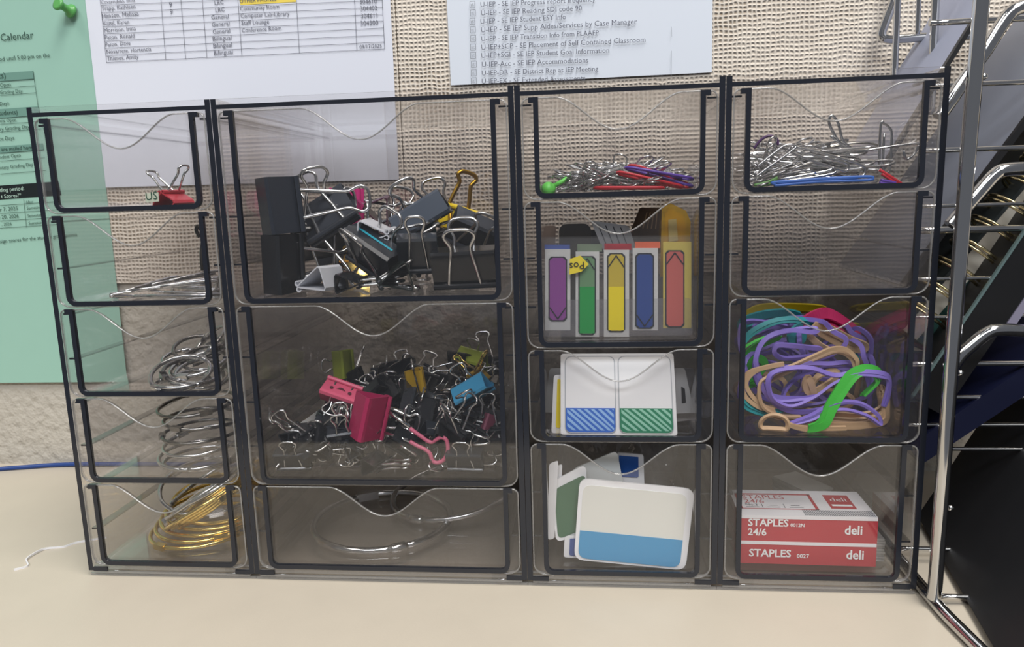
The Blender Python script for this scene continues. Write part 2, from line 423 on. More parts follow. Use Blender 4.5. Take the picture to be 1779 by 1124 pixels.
for s, x0, y0, x1, y1 in (
    ('Calendar', 1.5, 71, 58.5, 66.3), ('riod until 5:00 pm on the', -6, 106.5, 86.5, 99), ('ments)', -24, 137.5, 10, 135.5), ('Open', 0, 151, 18.7, 149.5),
    ('Grading Day', 0, 163.5, 39.2, 160.4), ('Days', 0, 183.7, 15.6, 181.6), ('Students)', -6, 200.5, 30.5, 198), ('ow Open', 0, 212.7, 28, 210.8), ('ry Grading Day', 0, 227.3, 51.4, 222.7),
    ('nce Days', -5, 244.5, 25, 242.3), ('s are mailed home', -3, 263, 60, 258.5), ('ndow Open', 0, 275.6, 35.8, 271.9), ('ntary Grading Day', 0, 294.3, 57.6, 288),
    ('After', 45, 353.5, 58, 352.3), ('ber 7, 2025', -8, 368, 31, 364.7), ('ary 20, 2026', -10, 381.2, 32.5, 378), (', 2026', 3, 392.5, 20, 391), ('Semester', 47, 364.2, 72, 362), ('Semester', 48, 377.5, 73, 375.3), ('Semester', 50, 390.5, 75, 388.3),
    ('assign scores for the student grade points', -6, 423, 134, 410)):
    letter(gt, s, T3(x0, y0), T3(x1, y1), UPZ)
for p, q in (((57, 123), (66, 184)), ((0, 141.5), (58.5, 137)), ((0, 153.5), (60, 149)), ((0, 166), (62, 161)), ((0, 205.5), (68, 200)), ((0, 216), (70, 211)), ((0, 229.5), (72, 224)),
             ((0, 266), (76, 260)), ((0, 280), (78, 274)), ((0, 302.5), (80, 296)), ((0, 357), (105, 350)), ((0, 371), (106, 364)), ((0, 384), (108, 377)), ((0, 396.5), (110, 389)), ((41, 346), (46, 395)), ((66, 184), (98, 318))):
    line(gt, T3(*p), T3(*q), 0.0003)
gt.build('printed_words', gi, green)
def bar(quad, m, dy): MB().poly3([Vector((q.x, 0.1649 + dy, q.z)) for q in [T3(*p) for p in quad]]).build('printed_bar', m, green)
bar(((-20, 142.5), (58.5, 137), (57, 123), (-20, 129)), gb, 0.0002); bar(((-20, 206.5), (68, 200), (66, 184.5), (-20, 191)), gb, 0.0002)
bar(((-20, 267.5), (76, 260), (74, 249), (-20, 256)), gb, 0.0002); bar(((-20, 348), (106, 339), (101, 315), (-20, 324)), gk, 0.0002)
wb = MB(); letter(wb, 'ding period:', T3(0, 333.5), T3(42, 330.2), UPZ); letter(wb, 't Scores?*', T3(2, 344.6), T3(37, 342), UPZ); wb.build('white_words', mat('pale_green_print', (185, 215, 200), 0.8), green)

# push pin
pp = empty('push_pin', at(128, 22, 0.1655)); ax = Vector((-0.28, -0.92, 0.3))
tag(pp, 'green push pin stuck through the green calendar sheet', 'pin')
gp = mat('green_plastic', (92, 165, 88), 0.3)
MB().lathe([(0.0044, 0.0012), (0.0048, 0.002), (0.0046, 0.0032), (0.0028, 0.0042), (0.0024, 0.0085), (0.0036, 0.0105), (0.0044, 0.0112), (0.0044, 0.0124), (0.003, 0.0128)], (0, 0, 0), ax, 20).build('head', gp, pp)
MB().lathe([(0.0004, -0.001), (0.0005, 0.0016)], (0, 0, 0), ax, 8).build('needle', STEEL, pp)

# blue cable and white thread on the desk
cab = MB().tube(catmull([(-0.24, 0.135, -0.0018), (-0.19, 0.1505, -0.0018), (-0.165, 0.157, -0.0018), (-0.135, 0.163, -0.0016), (-0.08, 0.1652, -0.0016), (0.0, 0.166, -0.0017), (0.1, 0.1664, -0.0018)], 8), 0.0017, 10).build('cable', mat('blue_cable', (30, 62, 126), 0.4))
tag(cab, 'blue cable lying along the foot of the wall', 'cable')
th = MB().tube(catmull([onz(24, 990, -0.003), onz(48, 983, -0.003), onz(46, 972, -0.0028), onz(62, 960, -0.0024), onz(80, 953, -0.0028), onz(110, 950, -0.003), onz(128, 944, -0.003), onz(146, 940, -0.003), onz(185, 934, -0.0031)], 8), 0, flat=(0.0011, 0.0006)).build('thread', mat('white_thread', (225, 225, 228), 0.8))
tag(th, 'short white thread lying on the desk left of the drawer units', 'thread')

# ================================================================== DRAWER UNITS
TW = 0.0027; DEPTH = 0.150; HT = 0.244; P1 = 0.0472; Z00 = 0.0037
def u_path(x0, x1, zb, zt, r=0.0036, n=4):
    """centre line of the drawer's U section with outward lips"""
    L = 0.0034
    pts = [(x0 - L, zt - 0.0008), (x0, zt - 0.0008)]
    for i in range(n + 1):
        a = math.radians(180 + 90 * i / n); pts.append((x0 + r + r * math.cos(a), zb + r + r * math.sin(a)))
    for i in range(n + 1):
        a = math.radians(270 + 90 * i / n); pts.append((x1 - r + r * math.cos(a), zb + r + r * math.sin(a)))
    return pts + [(x1, zt - 0.0008), (x1 + L, zt - 0.0008)]
def front_outline(x0, x1, zb, zt, cx, half, depth):
    r = 0.0058; q = 0.003; pts = []
    for i in range(7): a = math.radians(180 + 90 * i / 6); pts.append((x0 + r + r * math.cos(a), zb + r + r * math.sin(a)))
    for i in range(7): a = math.radians(270 + 90 * i / 6); pts.append((x1 - r + r * math.cos(a), zb + r + r * math.sin(a)))
    for i in range(5): a = math.radians(90 * i / 4); pts.append((x1 - q + q * math.cos(a), zt - q + q * math.sin(a)))
    for i in range(29):
        t = i / 28; x = cx + half * (1 - 2 * t); pts.append((x, zt - depth * (0.5 - 0.5 * math.cos(2 * math.pi * t)) ** 0.9))
    for i in range(5): a = math.radians(90 + 90 * i / 4); pts.append((x0 + q + q * math.cos(a), zt - q + q * math.sin(a)))
    return pts
FLOORS = {}
def drawer_unit(c, x0, x1, units, label):
    root = empty('drawer_unit', (x0, 0, 0)); tag(root, label, 'drawer unit'); w = x1 - x0; g = 0.00012
    a, b = g, w - g
    for s0, s1 in ((a, a + TW), (b - TW, b)):
        MB().box((s0, 0, 0), (s1, DEPTH, HT), 0, {'y-': 1}).build('side_panel', [SMOKE, DARK], root)
    ia, ib = a + TW, b - TW
    MB().box((ia, 0.0, 0.2393), (ib, DEPTH, 0.2413), 0, {'y-': 1}).build('top_panel', [SMOKE, DARK], root)
    MB().box((ia, 0.0003, 0.2413), (ib, 0.0015, HT), 0, {'z+': 1}).build('top_lip', [SMOKE, BRIGHT], root)
    # base: panel with stepped clear ridges and dark corners, then the feet
    MB().box((ia, 0.001, 0.0004), (ib, DEPTH, 0.0024), 0, {'y-': 1}).build('bottom_panel', [SMOKE, BRIGHT], root)
    for k, (z0, z1, y0) in enumerate(((-0.0034, -0.0022, 0.0012), (-0.0016, -0.0006, 0.0004), (0.0028, 0.0035, 0.0022))):
        MB().box((ia if k else a, y0, z0), (ib if k else b, y0 + 0.0012, z1), 0).build('base_ridge', BRIGHT, root)
    for s0, s1 in ((ia, ia + 0.008), (ib - 0.008, ib)):
        MB().box((s0, 0.0, -0.0003), (s1, 0.0009, 0.0019)).build('base_corner', DARK, root)
    for fx in (0.0135, w - 0.0135):
        for fy in (0.006, DEPTH - 0.01):
            MB().lathe([(0.0050, 0), (0.0056, 0.001), (0.0056, 0.0038)], (fx, fy, DESK_Z), (0, 0, 1), 18).build('foot', SMOKE_W, root)
    # back panel with rounded windows, moulded as crossing bands
    nb = 2 if w < 0.12 else 3
    bk = MB()
    for i in range(nb + 1):
        bx = ia + (ib - ia) * i / nb; bk.box((max(ia, bx - 0.004), DEPTH - 0.0022, 0.003), (min(ib, bx + 0.004), DEPTH, 0.2393))
    for k in range(6):
        bz = Z00 + P1 * k; bk.box((ia, DEPTH - 0.004, max(0.003, bz - 0.006)), (ib, DEPTH - 0.0022, min(0.2393, bz + 0.006)))
    bk.box((ia, DEPTH - 0.0046, 0.003), (ib, DEPTH - 0.0040, 0.2393))
    bk.build('back_panel', SMOKE_W, root)
    # rails every half unit on both side panels
    rl = MB().box((0, 0.003, -0.0009), (0.0048, DEPTH - 0.005, 0.0), 0, {'y-': 1}).mesh('rail', [RAILM, DARK])
    z = Z00; tops = []
    for n in units:
        tops.append(z + P1 * n - 0.0017 - 0.0028); z += P1 * n
    for k in range(1, 11):
        rz = Z00 + P1 / 2 * k - 0.0017 - 0.0022
        if k == 9: continue
        for sx in (ia, ib - 0.0048):
            o = bpy.data.objects.new('rail', rl); COL.objects.link(o); o.parent = root; o.location = (sx, 0, rz)
    # drawers, listed from the bottom up
    z = Z00; FLOORS[c] = []
    for n in units:
        zb = z + 0.0013; zt = z + P1 * n - 0.0017; ua, ub = 0.0099, w - 0.0099
        to = xz
        d = MB().strip(u_path(ua, ub, zb, zt), 0.0022, 0.0036, 0.1425, to, 0, smooth=False)
        d.box((ua + 0.0011, 0.1405, zb + 0.001), (ub - 0.0011, 0.1425, zt - 0.002))
        dr = d.build('drawer', SMOKE, root)
        MB().strip(u_path(ua, ub, zb, zt), 0.0023, -0.0011, 0.0010, to, 0).build('front_rim', DARK, dr)
        ol = front_outline(0.0036, w - 0.0036, z - 0.0002, zt, w / 2, 0.0285, 0.0153)
        fm = MB().prism(ol, -0.0006, 0.0014, to, 0, 1, True); fm.tube([(u, -0.0002, v) for u, v in ol], 0.0004, 6, True, 1)
        fm.build('drawer_front', [FRONT, BRIGHT], dr)
        FLOORS[c].append(zb + 0.0012); z += P1 * n
    FLOORS[c] = FLOORS[c][::-1]                    # now from the top drawer down
    return root
XS = (0.0, 0.0944, 0.2401, 0.335, 0.43)
drawer_unit(1, XS[0], XS[1], (1, 1, 1, 1, 1), 'narrow smoked clear plastic unit of five shallow drawers, in front of the green sheet')
drawer_unit(2, XS[1], XS[2], (1, 2, 2), 'wide smoked clear plastic unit of three drawers holding binder clips')
drawer_unit(3, XS[2], XS[3], (1.5, 1, 1.5, 1), 'narrow smoked clear plastic unit of four drawers holding flags and tab cards')
drawer_unit(4, XS[3], XS[4], (1.5, 1.5, 1, 1), 'narrow smoked clear plastic unit of four drawers beside the chrome rack')

# ================================================================== KINDS OF THING IN THE DRAWERS
def clip_body(w, b, h):
    """spring steel prism: base at z = 0, lips rolled at z = h; the width runs along x"""
    r = 0.05 * h + 0.0004; t = 0.0006; mb = MB()
    def roll(sg):
        c = Vector((sg * (r + 0.0003), h - r)); out = []
        for i in range(9):
            a = math.radians(-60 + 300 * i / 8)
            out.append((c.x + sg * -r * math.cos(a), c.y + r * math.sin(a)))
        return out
    L = roll(-1); Rr = roll(1)
    cr = 0.12 * b
    path = L[::-1] + [(-b / 2 + 0.06 * b, cr * 1.4), (-b / 2 + 0.03 * b, cr * 0.6), (-b / 2 + cr, 0.0), (b / 2 - cr, 0.0), (b / 2 - 0.03 * b, cr * 0.6), (b / 2 - 0.06 * b, cr * 1.4)] + Rr
    mb.strip(path, t, -w / 2, w / 2, lambda u, v, d: (d, u, v), 0, smooth=False)
    return mb, r
def clip_handle(w, h, r, phi, sg, wire, Lh):
    """bent wire: feet in the rolled lip, narrow neck, round bulb; phi = 0 points out of the mouth, 180 folds it along the side"""
    pts = [(-0.36, 0), (-0.27, 0.0), (-0.25, 0.05), (-0.205, 0.35), (-0.15, 0.66), (-0.19, 0.78), (-0.235, 0.87), (-0.205, 0.95), (-0.11, 1.0)]
    pts = pts + [(-x, v) for x, v in pts[::-1]]
    a = math.radians(phi); cy, cz = sg * (r + 0.0003), h - r; P = []
    for p in catmull([(x, v, 0) for x, v in pts], 3):
        P.append((p.x * w, cy + sg * math.sin(a) * p.y * Lh, cz + math.cos(a) * p.y * Lh))
    return MB().tube(P, wire, 7)
def binder_clip(pos, xd, zd, w, b, h, body, label, group=None, ph=(160, 160), hm=None, Lh=None, wire=None, name='binder_clip', hl=(None, None)):
    o = empty(name); mb, r = clip_body(w, b, h); mb.build('body', body, o)
    wire = wire or 0.0006 + 0.018 * w; Lh = Lh or 1.05 * w
    hm = hm or (STEEL, STEEL)
    for k, sg in ((0, 1), (1, -1)):
        if ph[k] is None: continue
        hd = clip_handle(w, h, r, ph[k], sg, wire * 0.8, Lh).build('handle', hm[k], o)
        if hl[k]: hd['label'] = hl[k]
    z = Vector(zd); x = Vector(xd).normalized(); z = (z - x * z.dot(x)).normalized()
    pose(o, Vector(pos) - z * h * 0.5, xd, zd)
    return tag(o, label, 'clip', group)

def paper_clip_mesh(L, Wd, r, m, sides=5):
    g = Wd * 0.2; x0, x1 = -Wd / 2, Wd / 2; x2, x3 = x0 + g, x1 - g; P = []
    def arc(xa, xb, y, sg, n=6):
        c = (xa + xb) / 2; q = abs(xb - xa) / 2
        for i in range(n + 1):
            t = math.pi * i / n; P.append((c + (xa - c) * math.cos(t), y + sg * q * math.sin(t), 0))
    P.append((x2, L * 0.20, 0)); arc(x2, x1, -L * 0.22, -1); arc(x1, x0, L / 2 - Wd / 2, 1); arc(x0, x3, -L / 2 + Wd * 0.45, -1); P.append((x3, L * 0.16, 0))
    return MB().tube(P, r, sides).mesh('paper_clip', m)
def euler_place(o, p, e): o.matrix_basis = Matrix.LocRotScale(Vector(p), Euler(e), None); return o

def ring(pos, nrm, dia, wire, m, label, group=None, turn=0.0, name='binder_ring'):
    """loose-leaf ring: two half hoops, a hinge knuckle and a latch"""
    o = empty(name); R = dia / 2
    def hoop(a0, a1): return [(R * math.cos(math.radians(a)), R * math.sin(math.radians(a)), 0) for a in [a0 + (a1 - a0) * i / 22 for i in range(23)]]
    for a0, a1 in ((4, 178), (182, 356)): MB().tube(hoop(a0, a1), wire, 8).build('half_hoop', m, o)
    MB().box((-R - wire * 1.5, -wire * 3.2, -wire * 1.25), (-R + wire * 1.5, wire * 3.2, wire * 1.25)).build('hinge', m, o)
    MB().lathe([(wire * 0.9, -wire * 3), (wire * 1.35, -wire * 2), (wire * 1.35, wire * 1.2), (wire * 0.8, wire * 2.2)], (R, 0, 0), (0, 1, 0), 10).build('latch', m, o)
    n = Vector(nrm).normalized(); x = n.orthogonal().normalized(); x = Matrix.Rotation(math.radians(turn), 3, n) @ x
    pose(o, pos, x, n); return tag(o, label, 'ring', group)

def panel_poly(mb, pts, thick, mi=0, edge=None):
    """flat card through 3D outline points (ccw from the front), given a thickness away from the viewer"""
    P = [Vector(p) for p in pts]; n = (P[1] - P[0]).cross(P[2] - P[0]).normalized()
    if n.y > 0: n = -n
    k = len(mb.v); q = len(P); mb.v += [tuple(p) for p in P] + [tuple(p - n * thick) for p in P]
    mb.face(range(k, k + q), mi); mb.face(range(k + 2 * q - 1, k + q - 1, -1), mi)
    for i in range(q):
        j = (i + 1) % q; mb.face((k + j, k + i, k + q + i, k + q + j), mi if edge is None else edge)
    return mb
def rounded(corners, r, n=4):
    """round the corners of a 3D quad"""
    C = [Vector(c) for c in corners]; out = []
    for i in range(len(C)):
        a, b, c = C[i - 1], C[i], C[(i + 1) % len(C)]; p = b + (a - b).normalized() * r; q = b + (c - b).normalized() * r
        for k in range(n + 1):
            t = k / n; out.append(p * (1 - t) ** 2 + b * 2 * t * (1 - t) + q * t * t)
    return out
def lerp(a, b, t): return Vector(a) * (1 - t) + Vector(b) * t
def quadpt(q, s, t): return lerp(lerp(q[0], q[1], s), lerp(q[3], q[2], s), t)
def shifted(pts, d): return [Vector(p) + Vector(d) for p in pts]

# ------------------------------------------------------------------ first unit
F1, F2, F3, F4 = FLOORS[1], FLOORS[2], FLOORS[3], FLOORS[4]
RED = mat('red_lacquer', (190, 40, 52), 0.25); 
usc = binder_clip(at(300, 345, 0.032), (0.22, 0.96, 0), (-0.12, 0.0, 1), 0.0150, 0.0150, 0.0085, mat('red_print', (186, 52, 64), 0.3),
                  'small red binder clip with a white label, alone in the top left drawer', ph=(38, 42), wire=0.0008, Lh=0.0165)
lb = MB(); q = [at(253, 352, 0.022), at(276, 350, 0.022), at(275, 334, 0.022), at(252, 336, 0.022)]
def child_world(mb, name, m, parent):
    o = mb.build(name, m); bpy.context.view_layer.update(); o.parent = parent; o.matrix_parent_inverse = parent.matrix_world.inverted(); return o
panel_poly(lb, q, 0.0004); child_world(lb, 'label', mat('cream_label', (214, 222, 200), 0.6), usc)
lw = MB(); letter(lw, 'US', q[0] + Vector((0.0006, -0.0003, 0.0012)), q[1] + Vector((-0.0004, -0.0003, 0.0012)), UPZ); child_world(lw, 'printed_letters', mat('dark_green_print', (30, 80, 60), 0.7), usc)

def long_clip(p, q, wd, label, group=None, lift=0.0):
    """long triangular wire: tip at p, open end at q"""
    p, q = Vector(p), Vector(q); d = (q - p); s = (d.cross(Vector((0, 0, 1))).normalized() + Vector((0, 0, lift))).normalized()
    P = [p + d * 0.9 + s * wd * 0.45, p + d * 0.02 + s * 0.0008, p, p + d * 0.02 - s * 0.0008, p + d * 0.98 - s * wd * 0.5, q, p + d * 0.98 + s * wd * 0.62, p + d * 0.16 + s * 0.002]
    o = MB().tube(catmull(P, 4), 0.0008, 6).build('wire_clip', STEEL); return tag(o, label, 'paper clip', group)
gl = 'long pointed steel wire clip lying in the second drawer of the left unit'
gg = 'long wire clips in the second drawer'
for k, (a, Ya, b, Yb, h) in enumerate((((200, 512), 0.012, (372, 500), 0.040, 0), ((270, 494), 0.03, (380, 486), 0.06, 0), ((198, 513), 0.012, (300, 497), 0.05, 0), ((262, 503), 0.02, (376, 512), 0.03, 0),
        ((300, 498), 0.03, (382, 505), 0.03, 0), ((290, 508), 0.015, (380, 520), 0.012, 0), ((240, 520), 0.008, (372, 522), 0.01, 0), ((320, 490), 0.05, (384, 480), 0.09, 0))):
    pa, pb = at(a[0], a[1], Ya), at(b[0], b[1], Yb); pa.z = max(pa.z, F1[1] + 0.001); pb.z = max(pb.z, F1[1] + 0.001); pa.x = max(pa.x, 0.013); pb.x = min(pb.x, 0.08)
    long_clip(pa, pb, 0.012, gl, gg, 1.2 if k < 4 else 0.1)
tag(MB().tube(catmull([at(352, 470, 0.05), at(350, 440, 0.052), at(353, 410, 0.055), at(345, 393, 0.056), at(341, 400, 0.056), at(347, 412, 0.056)], 5), 0.0011, 7).build('wire_hook', mat('dark_wire', (60, 56, 50), 0.3, 0.9)),
    'dark bent wire hook standing at the right of the second drawer, left unit', 'hook')

rl1 = 'small steel binder ring tangled in the pile in the third drawer of the left unit'
fz = F1[2]
ring(at(314, 648, 0.016), (0.10, -0.42, 0.90), 0.030, 0.0011, STEEL, 'small steel binder ring lying nearest the front of the third drawer, left unit', turn=20)
for k, (px, py, Y, n, dd) in enumerate(((335, 645, 0.028, (0.2, -0.2, 0.95), 0.030), (345, 632, 0.035, (-0.1, -0.25, 0.95), 0.030), (322, 622, 0.05, (0.1, -0.2, 1), 0.024), (350, 612, 0.05, (-0.3, -0.2, 0.9), 0.028),
        (340, 655, 0.022, (0.0, -0.1, 1), 0.026), (352, 650, 0.03, (0.2, -0.3, 0.9), 0.028), (346, 604, 0.06, (0.15, -0.3, 0.9), 0.028), (362, 596, 0.06, (-0.5, -0.4, 0.7), 0.026), (318, 672, 0.014, (0, 0, 1), 0.027), (362, 622, 0.045, (0.1, -0.3, 0.9), 0.028))):
    p = at(px, py, Y); p.z = max(p.z, fz + 0.0015); ring(p, n, dd, 0.0011, STEEL if k % 3 else DARKSTEEL, rl1, 'small steel rings in the third drawer', turn=37 * k)
rl2 = ['medium steel ring, %s of the stack in the fourth left drawer' % w for w in ('lowest', 'second from the bottom', 'third from the bottom', 'third from the top', 'second from the top', 'topmost')]
fz = F1[3]
for k in range(6):
    h = 0.0014 + (0.0, 0.003, 0.010, 0.0135, 0.022, 0.029)[k]; tl = 0.05 * math.sin(2.1 * k)
    ring((0.0575 + 0.004 * math.sin(3.3 * k) - 0.0005 * k, 0.024 + 0.0022 * k + 0.003 * math.cos(2.2 * k), fz + h), (tl, 0.06 * math.cos(1.7 * k) - 0.05, 1), 0.041, 0.0010, DARKSTEEL if k > 2 else STEEL, rl2[k], 'steel rings stacked in the fourth drawer', turn=53 * k + 180)
fz = F1[4]
rl3 = 'large gold coloured binder ring in the bottom left drawer'
for k in range(9):
    R0 = 0.061
    if k < 5: p = (0.0465 + 0.0012 * k, 0.042 + 0.004 * k, fz + 0.0016 + 0.0027 * k); n = (0.02 * (k - 2), -0.03 * k, 1)
    else:
        p = (0.0475 + 0.0012 * k, 0.041 + 0.0016 * (k - 5), fz + 0.019 + 0.0010 * (k - 5)); n = (-0.52, -0.06 * (k - 6), 0.85)
    ring(p, n, R0 if k < 5 else 0.060, 0.0012, GOLD, rl3, 'gold rings in the bottom left drawer', turn=61 * k + 20)
for k, (dx, n) in enumerate(((0.0, (-0.55, 0.02, 0.83)), (0.002, (0.12, -0.25, 1)), (0.004, (-0.45, -0.1, 0.9)))):
    ring((0.049 + dx, 0.044, fz + 0.023 + 0.003 * k), n, 0.056, 0.0012, STEEL, 'large steel binder ring on the gold ones in the bottom left drawer, %s of three' % ('lowest', 'middle', 'topmost')[k], 'steel rings among the gold ones', turn=75 * k)

# ------------------------------------------------------------------ second unit: the two big rings at the bottom
fz = F2[2]
ring((0.1502, 0.0525, fz + 0.0018), (0, 0, 1), 0.080, 0.0020, STEEL, 'very large steel binder ring lying flat in the bottom drawer of the wide unit', turn=-106)
ring((0.188, 0.088, fz + 0.0065), (-0.12, -0.06, 1), 0.080, 0.0020, STEEL, 'second very large steel ring, behind the flat one in the bottom wide drawer', turn=200)

# ------------------------------------------------------------------ third unit
fz = F3[0]
SMALL = paper_clip_mesh(0.029, 0.0068, 0.00042, STEEL)
def loose_clip(me, p, e, label, group):
    o = bpy.data.objects.new('paper_clip', me); COL.objects.link(o); euler_place(o, p, e); u = 3 if p[0] < 0.335 else 4
    return tag(settle(o, (XS[u - 1] + 0.0114, 0.0018, FLOORS[u][0] + 0.0001), (XS[u] - 0.0114, 0.139, 0.238)), label, 'paper clip', group)
rs = random.Random(3)
for k in range(130):
    x = rs.uniform(0.262, 0.314); y = rs.uniform(0.014, 0.10); hh = (0.0026 + 0.0090 * math.sin(math.pi * min(1, (x - 0.25) / 0.075)) ** 0.7 * (0.55 + 0.45 * min(1, y / 0.05)))
    loose_clip(SMALL, (x, y, fz + 0.0012 + hh * rs.random() ** 0.8), (rs.gauss(0, 0.22), rs.gauss(0, 0.2), rs.uniform(0, 6.28)), 'small steel paper clip in the low heap in the top drawer of the third unit', 'small paper clips in the third unit')
def coloured(me_col, p, e, label, group=None, L=0.033, Wd=0.0085, r=0.0007):
    me = paper_clip_mesh(L, Wd, r, me_col, 7); return loose_clip(me, p, e, label, group)
REDP = mat('red_vinyl', (196, 38, 50), 0.35); PURP = mat('purple_vinyl', (92, 58, 160), 0.35); GRNP = mat('green_vinyl', (110, 215, 90), 0.4); BLUP = mat('blue_vinyl', (52, 104, 190), 0.35)
coloured(REDP, at(1093, 329, 0.010), (0.03, 0.06, 1.5), 'red vinyl paper clip lying lowest and frontmost on the small clip heap')
coloured(REDP, at(1130, 322, 0.014), (0.25, 0.1, 1.75), 'red vinyl paper clip just above the frontmost red one')
coloured(REDP, at(1160, 316, 0.02), (0.35, 0.2, 1.9), 'red vinyl paper clip at the right, under the purple ones')
coloured(PURP, at(1170, 301, 0.014), (0.2, 0.1, 1.65), 'purple vinyl paper clip on top of the small clip heap', 'purple clips on the heap')
coloured(PURP, at(1172, 306, 0.018), (0.3, -0.08, 1.45), 'purple vinyl paper clip on top of the small clip heap', 'purple clips on the heap')
gpn = empty('map_pin', at(953, 328, 0.012)); tag(gpn, 'bright green round plastic marker at the left front of the small clip heap', 'pin')
MB().lathe([(0.0005, -0.0032), (0.0022, -0.0026), (0.0034, -0.001), (0.0034, 0.001), (0.0022, 0.0026), (0.0005, 0.0032)], (0, 0, 0), (0.2, -0.5, 0.9), 16).build('head', GRNP, gpn)
MB().tube([(0.002, 0, 0.001), (0.007, 0.002, 0.0035), (0.0095, 0.003, 0.005)], 0.0011, 8).build('stem', GRNP, gpn)

# flag pack (second drawer)
fz = F3[1]; YF = 0.0075
pk = empty('flag_pack', at(1074, 590, YF + 0.002)); tag(pk, 'clear pack of five coloured sticky flag strips at the front of the third unit', 'sticky flags')
def pt(px, py, Y=YF): return at(px, py, Y) - pk.location
MB().prism([(p.x, p.z) for p in rounded([pt(941, 592), pt(1208, 588), pt(1207, 413), pt(940, 416)], 0.002)], 0.0042, 0.0046, xz).build('sleeve_back', FILM, pk)
out = mat('flag_outline', (28, 34, 40), 0.6); wc = mat('waxed_white_card', (232, 232, 230), 0.5)
def flagshape(x0, x1, y0, y1, Y, pt_up=0, pt_dn=0, lean=0.0, r=5):
    """outline in photo pixels; arrow tips where asked"""
    s = []
    if pt_dn: s += [(x0, y1 - 20), ((x0 + x1) / 2, y1), (x1, y1 - 20)]
    else: s += [(x0, y1 - r), (x0 + r, y1), (x1 - r, y1), (x1, y1 - r)]
    if pt_up: s += [(x1, y0 + 20), ((x0 + x1) / 2, y0), (x0, y0 + 20)]
    else: s += [(x1, y0 + r), (x1 - r, y0), (x0 + r, y0), (x0, y0 + r)]
    return [pt(a, b, Y) for a, b in s]
def flag(bx, by, hx, hy, hc, fx, fy, fc, up=0, dn=0, two=None, bc=None, kind=''):
    c = MB(); panel_poly(c, [pt(bx[0], by[1], 0.0102), pt(bx[1], by[1], 0.0102), pt(bx[1], by[0], 0.0102), pt(bx[0], by[0], 0.0102)], 0.0004)
    st = c.build('backing_strip', bc or wc, pk); st['label'] = kind + ' backing strip'
    h = MB(); panel_poly(h, [pt(hx[0], hy[1], 0.0106), pt(hx[1], hy[1], 0.0106), pt(hx[1], hy[0], 0.0106), pt(hx[0], hy[0], 0.0106)], 0.0003); h.build('top_tab', hc, st)
    o = MB(); panel_poly(o, flagshape(fx[0] - 1.3, fx[1] + 1.3, fy[0] - 1.3, fy[1] + 1.3, 0.0099, 0, 0), 0.0002); o.build('flag_border', out, st)
    f = MB(); panel_poly(f, flagshape(fx[0] + 1, fx[1] - 1, fy[0] + 1, fy[1] - 1, 0.0097), 0.0002); ff = f.build('flag', fc, st); ff['label'] = kind + ' flag'
    if up or dn:
        a = MB()
        for sg, on in ((1, up), (-1, dn)):
            if on:
                ya = fy[0] + 3 if sg > 0 else fy[1] - 3; m_ = (fx[0] + fx[1]) / 2
                for xa in (fx[0] + 1, fx[1] - 1): line(a, pt(m_, ya, 0.0094), pt(xa, ya + sg * 20, 0.0094), 0.00055)
        a.build('arrow_lines', out, st)
    if two:
        l = MB(); y_ = two[0]; panel_poly(l, [pt(fx[0] + 1, fy[1] - 2 if two[2] else y_, 0.0095), pt(fx[1] - 1, fy[1] - 2 if two[2] else y_, 0.0095), pt(fx[1] - 1, y_ if two[2] else fy[0] + 2, 0.0095), pt(fx[0] + 1, y_ if two[2] else fy[0] + 2, 0.0095)], 0.0001); l.build('flag_colour_band', two[1], st)
M_ = mat
flag((947, 991), (433, 574), (946, 990), (425, 434), M_('blue_print', (72, 96, 176), 0.6), (954, 984), (447, 557), M_('plum_flag', (150, 62, 160), 0.5), dn=1, kind='purple')
flag((1000, 1041), (437, 585), (1003, 1046), (424, 437), M_('sage_print', (128, 146, 120), 0.6), (1006, 1034), (446, 581), M_('pale_green_flag', (112, 160, 112), 0.5), up=1, two=(498, M_('green_flag', (24, 156, 72), 0.5), 1), kind='green')
flag((1049, 1093), (434, 585), (1050, 1097), (423, 434), M_('red_print', (205, 88, 84), 0.6), (1056, 1085), (441, 576), M_('mustard_flag', (222, 196, 50), 0.5), up=1, two=(498, M_('yellow_flag', (246, 224, 20), 0.5), 1), kind='yellow')
flag((1099, 1143), (431, 574), (1103, 1147), (420, 431), M_('orange_print', (250, 116, 74), 0.6), (1105, 1135), (441, 570), M_('blue_flag', (22, 70, 156), 0.5), dn=1, kind='blue')
flag((1152, 1201), (421, 570), (1153, 1201), (420, 436), M_('yellow_card', (226, 204, 96), 0.6), (1157, 1188), (436, 568), M_('coral_flag', (214, 104, 96), 0.5), up=1, bc=M_('yellow_card', (226, 204, 96), 0.6), kind='coral')
MB().prism([(p.x, p.z) for p in rounded([pt(945, 587), pt(1205, 584), pt(1203, 519), pt(946, 523)], 0.002)], 0.0006, 0.0009, xz).build('front_pocket', POCKET, pk)
MB().prism([(p.x, p.z) for p in rounded([pt(941, 592), pt(1208, 588), pt(1207, 409), pt(940, 412)], 0.0012)], -0.0002, 0.0001, xz, 0, 1).build('sleeve_front', [FILM, BRIGHT], pk)
s = MB(); panel_poly(s, [pt(989, 477, 0.0072), pt(1010, 472, 0.0072), pt(1023, 459, 0.0072), pt(1008, 444, 0.0072), pt(990, 450, 0.0072)], 0.0002); stk = s.build('arrow_sticker', M_('sticker_yellow', (232, 212, 60), 0.6), pk)
ls = MB(); letter(ls, 'Pos', pt(1014, 454.5, 0.0068), pt(989, 457, 0.0068), (0.05, 0, -1), 1.0); ls.build('printed_letters', out, stk)
